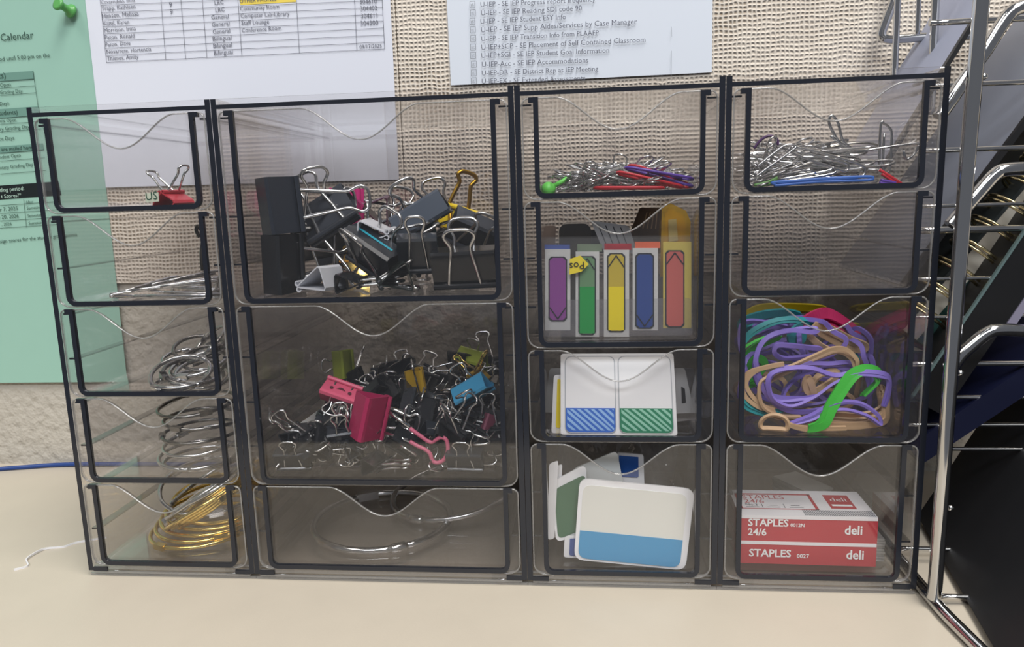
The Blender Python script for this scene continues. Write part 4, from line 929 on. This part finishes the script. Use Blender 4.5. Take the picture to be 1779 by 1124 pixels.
# ================================================================== BINDER CLIPS IN THE WIDE UNIT
FA, FB = F2[0], F2[1]
SLATE = M_('slate_lacquer', (68, 77, 90), 0.25); TEALB = M_('dark_teal_lacquer', (18, 66, 74), 0.25); MAROON = M_('maroon_lacquer', (70, 22, 50), 0.3); PINKL = M_('pink_lacquer', (206, 50, 128), 0.3)
WHL = M_('white_lacquer', (206, 208, 214), 0.35); YELL = M_('yellow_lacquer', (226, 196, 30), 0.3); GREYL = M_('charcoal_lacquer', (54, 58, 66), 0.25); DGOLD = M_('dark_gold_wire', (184, 142, 46), 0.28, 1.0)
BLK2 = M_('blue_black_lacquer', (33, 38, 45), 0.18)
def bc(px, py, Y, xd, zd, w, b, h, m, label, group=None, **k):
    p = at(px, py, Y); return settle(binder_clip(p, xd, zd, w, b, h, m, label, group, **k), (0.1058, 0.0018, (FA if py < 530 else FB) + 0.0001), (0.2287, 0.139, (FA + 0.090 if py < 530 else FA - 0.004)))
bc(477, 462, 0.020, (0.03, 0.0, 1), (0.50, 0.86, 0), 0.0300, 0.0150, 0.020, BLACK, 'large black binder clip standing on end at the lower left of the tall drawer', ph=(20, 8))
bc(481, 357, 0.020, (-0.06, 0.0, 1), (0.66, 0.75, 0), 0.0285, 0.0135, 0.020, M_('steel_black_lacquer', (40, 46, 56), 0.25), 'large black binder clip stacked upright on the one at the left wall', ph=(30, 2), Lh=0.036)
bc(572, 388, 0.045, (0.86, 0.10, 0.50), (0.30, -0.55, -0.75), 0.0310, 0.0150, 0.021, GREYL, 'large charcoal binder clip lying tilted with its lips facing down front', ph=(150, 25))
bc(606, 368, 0.075, (0.05, 0.0, 1), (0.93, -0.38, 0), 0.0270, 0.0130, 0.019, PINKL, 'pink binder clip standing on end behind the charcoal one', ph=(40, 20))
bc(664, 374, 0.070, ray(664, 374) + Vector((0.10, 0, 0.1)), (0.35, 0.0, -0.95), 0.0200, 0.0150, 0.018, MAROON, 'dark maroon binder clip with its triangular end facing out', ph=(None, 70))
bc(657, 403, 0.036, ray(657, 403) + Vector((0.28, 0, 0.08)), (0.97, 0.0, -0.10), 0.0190, 0.0125, 0.0165, WHL, 'white binder clip in the middle of the top drawer, open end facing out', ph=(15, 160))
bc(735, 378, 0.055, (0.86, 0.10, 0.48), (-0.20, 0.90, -0.30), 0.0310, 0.0145, 0.021, SLATE, 'large slate grey binder clip tilted up in the right middle of the pile', ph=(160, 150))
bc(792, 378, 0.085, (0.80, 0.50, -0.30), (0.45, 0.0, 0.89), 0.0250, 0.0110, 0.0140, YELL, 'yellow binder clip with a gold handle sticking up at the back right', ph=(8, 150), hm=(DGOLD, DGOLD), wire=0.0016, Lh=0.021, hl=('gold handle', None))
tl = bc(645, 450, 0.026, (0.80, -0.38, -0.47), (-0.50, 0.55, -0.70), 0.0330, 0.0150, 0.021, BLK2, 'large black binder clip with a teal stripe, sloping down through the middle', ph=(150, 165))
bpy.context.view_layer.update()
to_cam = tl.matrix_world.to_3x3().inverted() @ (CAM - tl.matrix_world.translation).normalized()
sl = math.hypot(0.021, 0.0075); faces_ = ((Vector((0, 0, -1)), Vector((0, 1, 0)), Vector((0, 0, 0))), (Vector((0, 0.021 / sl, 0.0075 / sl)), Vector((0, -0.0075 / sl, 0.021 / sl)), Vector((0, 0.0040, 0.0098))), (Vector((0, -0.021 / sl, 0.0075 / sl)), Vector((0, 0.0075 / sl, 0.021 / sl)), Vector((0, -0.0040, 0.0098))))
nf, uf, cf = max(faces_, key=lambda f: f[0].dot(to_cam))
st = MB(); st.poly3([cf + nf * 0.00055 + Vector((x, 0, 0)) + uf * v for x, v in ((-0.013, -0.0007), (0.0125, -0.0007), (0.0125, 0.0007), (-0.013, 0.0007))]); st.build('teal_stripe', M_('teal_stripe', (40, 150, 170), 0.35), tl)
bc(722, 416, 0.060, (0.95, 0.20, 0.10), (0.1, 0.80, -0.55), 0.0240, 0.0130, 0.018, TEALB, 'dark teal binder clip lying behind the loops of the front clips', ph=(160, 150))
bc(807, 479, 0.020, (1, 0.06, 0.02), (0.0, 0.18, -1), 0.0320, 0.0145, 0.0200, BLACK, 'large black binder clip at the front right with both wire loops raised', ph=(160, 162), Lh=0.0335)
bc(728, 482, 0.024, (0.98, 0.18, 0.0), (0.0, 0.25, -1), 0.0200, 0.0130, 0.0195, BLK2, 'black binder clip left of the front right one, one loop raised', ph=(160, 60), Lh=0.034)
bc(828, 408, 0.060, (0.84, 0.30, -0.42), (-0.3, 0.5, -0.8), 0.0300, 0.0140, 0.020, GREYL, 'charcoal binder clip lying aslant at the right wall of the top drawer', ph=(165, 30))
bc(682, 484, 0.0165, ray(682, 484) + Vector((-0.08, 0, 0.10)), (-0.96, 0.10, -0.22), 0.0190, 0.0155, 0.0165, M_('green_black_lacquer', (30, 36, 32), 0.2), 'black binder clip on the floor with its triangular end facing front', ph=(160, 165))
bc(556, 489, 0.0160, ray(556, 489).normalized() + Vector((0.62, 0, 0.06)), (-0.90, 0.43, -0.30), 0.0180, 0.0130, 0.0170, WHL, 'white binder clip at the front of the top drawer, triangular end facing left', ph=(None, None))
bc(540, 468, 0.050, (0.8, 0.55, 0.1), (0.42, -0.50, 0.75), 0.0300, 0.0150, 0.021, BLACK, 'black binder clip low at the left middle with a loop pointing up right', ph=(20, 140))
bc(615, 503, 0.020, (0.05, 0.98, 0), (0.98, 0.02, 0.0), 0.0180, 0.0100, 0.0130, BLACK, 'black binder clip flat on the floor with its silver loops toward the front', ph=(4, -4), Lh=0.021)
bc(612, 466, 0.070, (0.9, 0.3, 0), (0.1, 0.2, 1), 0.0180, 0.0100, 0.0120, GOLD, 'gold coloured binder clip glinting low at the back of the pile', ph=(40, 70), hm=(GOLD, GOLD))
bc(690, 455, 0.075, (0.8, 0.5, -0.2), (0.0, -0.3, 1), 0.0300, 0.0150, 0.020, BLK2, 'black binder clip buried behind the striped one', ph=(30, 40))
bc(780, 425, 0.095, (0.9, 0.3, 0.2), (0.0, -0.3, 1), 0.0300, 0.0150, 0.020, BLACK, 'black binder clip buried at the back right of the top drawer', ph=(20, 60))
bc(590, 420, 0.090, (0.9, 0.3, 0.2), (0.0, -0.4, 1), 0.0300, 0.0150, 0.020, GREYL, 'charcoal binder clip buried at the back left of the top drawer', ph=(150, 60))

# the small ones below
LIME = M_('lime_lacquer', (166, 180, 60), 0.35); PINK2 = M_('rose_lacquer', (226, 96, 128), 0.4); CRIM = M_('crimson_lacquer', (164, 34, 82), 0.3); CYAN = M_('cyan_lacquer', (60, 140, 180), 0.25); OCHRE = M_('ochre_lacquer', (176, 140, 28), 0.3)
fl = 'small black binder clip with steel loops in the heap in the middle drawer'
rs = random.Random(21); n = 0
while n < 104:
    x = rs.uniform(0.115, 0.222); y = rs.uniform(0.014, 0.115) if n % 4 else rs.uniform(0.012, 0.035); top = 0.012 + 0.030 * min(1, y / 0.070) * (1 - 0.45 * abs(x - 0.185) / 0.06)
    z = FB + 0.006 + rs.random() ** 0.8 * (top - 0.004)
    if y < 0.03 and 0.15 < x < 0.19: continue
    a = rs.uniform(0, 6.28); xd = (math.cos(a), math.sin(a), rs.gauss(0, 0.4)); zd = (rs.gauss(0, 1), rs.gauss(0, 1), rs.gauss(0, 1))
    sz = rs.choice((0.0145, 0.0185, 0.0185, 0.0185))
    settle(binder_clip((x, y, z), xd, zd, sz, sz * 0.45, sz * 0.56, BLACK if n % 3 else BLK2, fl, 'small black clips in the middle drawer', ph=(rs.uniform(-10, 165), rs.uniform(-10, 165)), wire=0.0007, Lh=sz * 1.02), (0.1058, 0.0018, FB + 0.0001), (0.2287, 0.139, FA - 0.01)); n += 1
bc(599, 632, 0.088, (-0.05, 0.10, 1), (0.5, 0.86, 0), 0.0170, 0.0100, 0.0120, LIME, 'lime green binder clip standing on end at the back left of the heap', ph=(None, 160), wire=0.0007)
bc(822, 626, 0.088, (0.90, -0.30, -0.18), (0.1, 0.75, -0.65), 0.0180, 0.0100, 0.0120, LIME, 'lime green binder clip lying at the back right corner of the heap', ph=(60, 160), wire=0.0007)
pf = bc(594, 681, 0.034, (0.92, 0.02, -0.34), (0.28, 0.62, 0.72), 0.0205, 0.0130, 0.0120, PINK2, 'rose pink binder clip printed with a small frowning face', ph=(170, 165), wire=0.0007, Lh=0.022)
fm = MB(); INKD = M_('brown_print', (84, 30, 44), 0.6)
bpy.context.view_layer.update(); MWp = pf.matrix_world
def onside(u, v): return Vector((u, -0.0066 + 0.0052 * (v / 0.012) - 0.0006, v))
for cx, cz, r in ((-0.0052, 0.0050, 0.0010), (0.0052, 0.0050, 0.0010)):
    k0 = len(fm.v); fm.v += [tuple(onside(cx + r * math.cos(t), cz + r * math.sin(t))) for t in [2 * math.pi * i / 14 for i in range(14)]]; fm.face(range(k0, k0 + 14))
arc = [(-0.0028 + 0.0056 * i / 10, 0.0052 + 0.0016 * math.sin(math.pi * i / 10)) for i in range(11)]; lo = [(u, v - 0.0010 * math.sin(math.pi * i / 10)) for i, (u, v) in enumerate(arc)]
fm.poly3([onside(u, v) for u, v in arc + lo[::-1][1:-1]])
fm.build('printed_face', INKD, pf)
bc(646, 724, 0.0165, (-0.24, -0.10, -0.97), (0.70, 0.62, -0.20), 0.0235, 0.0160, 0.0170, CRIM, 'large crimson binder clip on end at the front centre of the heap, top open', ph=(-40, 0), Lh=0.020)
crim = [o for o in COL.objects if o.get('label', '').startswith('large crimson')][0]
hd = MB().tube(catmull([at(a, b, 0.0125) for a, b in ((712, 744), (730, 757), (747, 768), (757, 764), (765, 760), (773, 762), (777, 769), (778, 784), (772, 798), (760, 804), (751, 800), (747, 788), (737, 780), (726, 775), (712, 767))], 4), 0.0011, 8)
child_world(hd, 'handle_sleeve', M_('pink_coated_wire', (196, 96, 124), 0.4), crim)['label'] = 'pink coated end of the wire loop'
for p0, p1 in (((676, 716), (714, 745)), ((668, 752), (714, 768))):
    child_world(MB().tube([at(*p0, 0.0150), at((p0[0] + p1[0]) / 2, (p0[1] + p1[1]) / 2 - 1, 0.0137), at(*p1, 0.0125)], 0.0009, 8), 'handle_leg', STEEL, crim)
bc(823, 680, 0.032, (0.84, -0.10, 0.50), (0.0, 0.65, -0.6), 0.0200, 0.0105, 0.0120, CYAN, 'glossy blue binder clip at the right of the heap', ph=(165, 150), wire=0.0007)
bc(726, 660, 0.055, (-0.12, 0.0, 1), (0.2, 0.95, 0), 0.0130, 0.0110, 0.0100, OCHRE, 'ochre gold binder clip standing on end at the back of the heap', ph=(None, 150), wire=0.0006)
bc(830, 655, 0.070, (0.3, 0.9, 0.1), (-0.4, 0.2, 0.8), 0.0140, 0.0070, 0.0090, OCHRE, 'small ochre binder clip with a gold loop, in front of the right lime one', ph=(20, 60), hm=(GOLD, GOLD), wire=0.0007)
bc(745, 722, 0.030, (0.15, 0.25, 0.95), (0.3, 0.9, -0.1), 0.0190, 0.0110, 0.0120, BLACK, 'black binder clip standing on end right of the crimson one', ph=(30, 165), wire=0.0008)
bc(735, 652, 0.080, (0.75, 0.1, -0.3), (0.1, -0.6, 0.8), 0.0190, 0.0110, 0.0120, BLACK, 'black binder clip with raised lips topping the back of the heap', ph=(110, 130), wire=0.0008)
bc(655, 808, 0.010, (0.3, 0.95, 0), (0.95, -0.3, 0.0), 0.0150, 0.0090, 0.0100, BLACK, 'small black binder clip flat on the floor at the front with loops to the left', ph=(8, -8), wire=0.0007)
bc(510, 800, 0.012, (1, 0.1, 0), (0, 0.2, -1), 0.0185, 0.0090, 0.0110, BLK2, 'small black binder clip upright in the front left corner, loops up', ph=(165, 168), wire=0.0006)
bc(808, 800, 0.012, (1, -0.05, 0), (0, 0.2, -1), 0.0185, 0.0090, 0.0110, BLK2, 'small black binder clip upright at the front right of the floor, loops up', ph=(165, 168), wire=0.0006)
bc(600, 760, 0.016, (1, 0.2, 0.1), (0, 0.35, -1), 0.0170, 0.0090, 0.0110, BLK2, 'small black binder clip left of the crimson one, tall loop in front', ph=(168, 172), wire=0.0008, Lh=0.024)
bc(842, 738, 0.030, (0.3, 0.3, 0.9), (-0.7, 0.7, 0.0), 0.0130, 0.0070, 0.0085, M_('dusty_pink_lacquer', (120, 60, 80), 0.4), 'dusty pink binder clip low by the right wall of the middle drawer', ph=(150, 20), wire=0.0008)
bc(700, 780, 0.013, (0.75, 0.2, -0.6), (-0.5, 0.4, -0.6), 0.0190, 0.0100, 0.0120, BLACK, 'black binder clip under the pink handle at the front', ph=(150, 110), wire=0.0007)

# ================================================================== WIRE RACK AND ITS FILES
rk = empty('wire_rack', (0.4335, -0.0114, DESK_Z)); tag(rk, 'chrome wire desktop file rack standing right of the drawer units', 'rack')
base = rk.location
def rod(name, pts, r, n=6, m=None): return MB().tube([Vector(p) - base for p in catmull(pts, n)], r, 12).build(name, m or CHROME, rk)
YP = -0.0114
rod('front_post', [at(1622, 1040, YP), at(1626, 1000, YP), at(1640, 800, YP), at(1652, 640, YP), at(1668, 440, YP), at(1684, 240, YP), at(1700, 60, YP), at(1716, -120, YP)], 0.0031)
rod('front_post', [(0.7, YP, -0.0005), (0.7, YP, 0.12), (0.7, YP, 0.30)], 0.0031); rod('base_rail', [(0.7, -0.085, -0.0005), (0.7, 0.15, -0.0005)], 0.0030)
rod('base_rail', [(0.4395, -0.085, -0.0005), (0.4355, -0.04, -0.0005), (0.4338, -0.0114, -0.0005), (0.4345, 0.05, -0.0005), (0.436, 0.15, -0.0005)], 0.0030)
rod('cross_wire', [(0.437, -0.0079, 0.0008), (0.52, -0.0079, 0.0008), (0.70, -0.0079, 0.0008)], 0.0012)
for py, r in ((955, 0.0012), (780, 0.0010), (738, 0.0010), (690, 0.0011), (632, 0.0014), (550, 0.0009), (483, 0.0009), (398, 0.0017), (356, 0.0009), (259, 0.0012), (146, 0.0012), (36, 0.0014)):
    z = at(1700, py, 0.032).z; rod('cross_wire', [(0.4330, 0.032, z), (0.52, 0.032, z), (0.70, 0.032, z)], r)
def tier(pix, Y, r=0.0030):
    rod('divider_rod', [at(a, b, Y) for a, b in pix], r, 8)
tier(((1652, 642), (1668, 618), (1690, 598), (1716, 578), (1740, 573), (1800, 576), (1900, 580)), 0.006)
tier(((1650, 392), (1668, 372), (1700, 335), (1728, 304), (1748, 295), (1800, 292), (1900, 290)), 0.006)
tier(((1630, 204), (1645, 184), (1676, 138), (1712, 88), (1738, 46), (1756, 22), (1776, 12), (1800, 10), (1900, 8)), 0.006)
tier(((1572, -90), (1556, -10), (1538, 40), (1532, 60), (1542, 68), (1570, 67), (1600, 65), (1700, 62)), 0.150, 0.0028)
for a, b, c, d, r in ((1562, -60, 1553, 160, 0.0018), (1598, -60, 1594, 60, 0.0014), (1628, -60, 1617, 200, 0.0022)):
    rod('upright_wire', [at(a, b, 0.12), at((a + c) / 2, (b + d) / 2, 0.12), at(c, d, 0.12)], r)
for px, py in ((1651, 882), (1668, 648), (1709, 133)):
    p = at(px, py, -0.006) - base; MB().lathe([(0.0006, -0.0014), (0.0013, -0.0006), (0.0014, 0.0004), (0.0008, 0.0014)], p, (1, -0.3, 0), 12).build('weld_knob', CHROME, rk)
def file_slab(name, p, q, Y0, Y1, th, m, label, cat, dn=0.1, up=0.1, mats=None, parts=()):
    """p, q: two points of the upper front edge seen in the photograph at depth Y0; the slab leans along that edge"""
    a, b = at(p[0], p[1], Y0), at(q[0], q[1], Y0); s = (b - a).normalized(); nrm = Vector((s.z, 0, -s.x))
    A = a - s * dn; B = b + s * up
    if A.x < 0.4345: A = A + s * ((0.4345 - A.x) / s.x)
    if A.z < 0.0005: A = A + s * ((0.0005 - A.z) / s.z)
    o = empty(name, A); tag(o, label, cat)
    L = (B - A).length
    def P(u, v, d): return s * u + nrm * v + Vector((0, d, 0))
    MB().prism([(0, 0), (L, 0), (L, th), (0, th)], 0, Y1 - Y0, P).build('cover', m, o)
    for nm, mm, u0, u1, v0, v1, d0, d1 in parts:
        MB().prism([(u0 * L, v0), (u1 * L, v0), (u1 * L, v1), (u0 * L, v1)], d0, d1, P).build(nm, mm, o)
    return o, s, nrm, L
GFOLD = M_('blue_grey_board', (122, 126, 138), 0.45); DGREY = M_('grey_board', (96, 101, 106), 0.4); BLKB = M_('black_board', (20, 20, 22), 0.45); NAVY = M_('navy_board', (12, 17, 44), 0.45); DGREEN = M_('dark_green_board', (24, 58, 54), 0.45)
file_slab('file_folder', (1600, 180), (1668, 70), 0.085, 0.160, 0.0012, M_('lavender_board', (158, 164, 186), 0.5), 'pale lavender file folder leaning furthest back in the wire rack', 'folder', 0.06, 0.05,
          parts=(('edge_trim', BLKB, 0.0, 1.0, -0.0004, 0.0018, -0.002, 0.002),))
file_slab('file_folder', (1660, 368), (1779, 208), 0.050, 0.150, 0.0022, GFOLD, 'grey file folder leaning above the coil notebook in the rack', 'folder', 0.06, 0.10,
          parts=(('spine_edge', BLKB, 0.0, 1.0, -0.0004, 0.0026, -0.001, 0.002),))
nb, s_, n_, L_ = file_slab('coil_notebook', (1650, 470), (1779, 320), 0.048, 0.150, 0.0018, M_('notebook_cover', (34, 40, 42), 0.5), 'dark green notebook with a gold wire coil leaning in the rack', 'notebook', 0.07, 0.10,
          parts=(('pages', M_('page_edges', (176, 170, 158), 0.8), 0.0, 0.99, 0.0018, 0.0105, -0.0006, 0.098), ('back_cover', DGREEN, 0.0, 1.0, 0.0105, 0.0170, 0.0, 0.102)))
for k in range(15):
    for e in (0, 0.0022):
        u = 0.012 + 0.0128 * k + e
        if u > L_: continue
        c = s_ * u + n_ * 0.004 + Vector((0, 0.001, 0)); P = [c + (n_ * math.cos(t) + Vector((0, 1, 0)) * math.sin(t)) * 0.0125 for t in [2 * math.pi * i / 20 for i in range(20)]]
        MB().tube(P, 0.0008, 6, True).build('coil_loop', PALEGOLD, nb)
file_slab('ring_binder', (1672, 560), (1779, 402), 0.030, 0.150, 0.0180, BLKB, 'thick black binder leaning under the notebook in the rack', 'binder', 0.10, 0.08,
          parts=(('edge_strip', M_('grey_teal_strip', (96, 116, 116), 0.4), 0.0, 1.0, -0.0005, 0.0006, -0.0008, 0.001), ('page_block', M_('lavender_pages', (132, 128, 148), 0.8), 0.3, 1.0, 0.0185, 0.0225, 0.0, 0.1)))
file_slab('file_folder', (1690, 700), (1779, 640), 0.030, 0.150, 0.0120, NAVY, 'navy blue folder leaning below the black binder in the rack', 'folder', 0.10, 0.08)
# the black portfolio that sticks out towards the front
bx = empty('portfolio', (0.4655, 0.085, 0.0)); tag(bx, 'large black portfolio leaning in the lowest slot, sticking out to the front', 'portfolio')
e_ = Vector((0.4375, -0.072, 0.0)) - bx.location; l_ = Vector((0.46, 0.05, 0.80)).normalized(); nn = e_.cross(l_).normalized()
if nn.x < 0: nn = -nn
def PB(u, v, d): return e_ * u + l_ * (0.165 * v) + nn * d
for nm, d0, d1, m in (('front_cover', 0.0, 0.0022, M_('black_leatherette', (26, 27, 31), 0.5)), ('inner_leaves', 0.0026, 0.0085, M_('black_leaves', (32, 34, 40), 0.6)), ('back_cover', 0.0089, 0.0110, M_('black_leatherette', (26, 27, 31), 0.5))):
    k = 0.0 if 'cover' in nm else 0.012
    MB().prism([(0 + k, k), (1 - k, k), (1 - k, 1 - k), (0 + k, 1 - k)], d0, d1, PB).build(nm, m, bx)
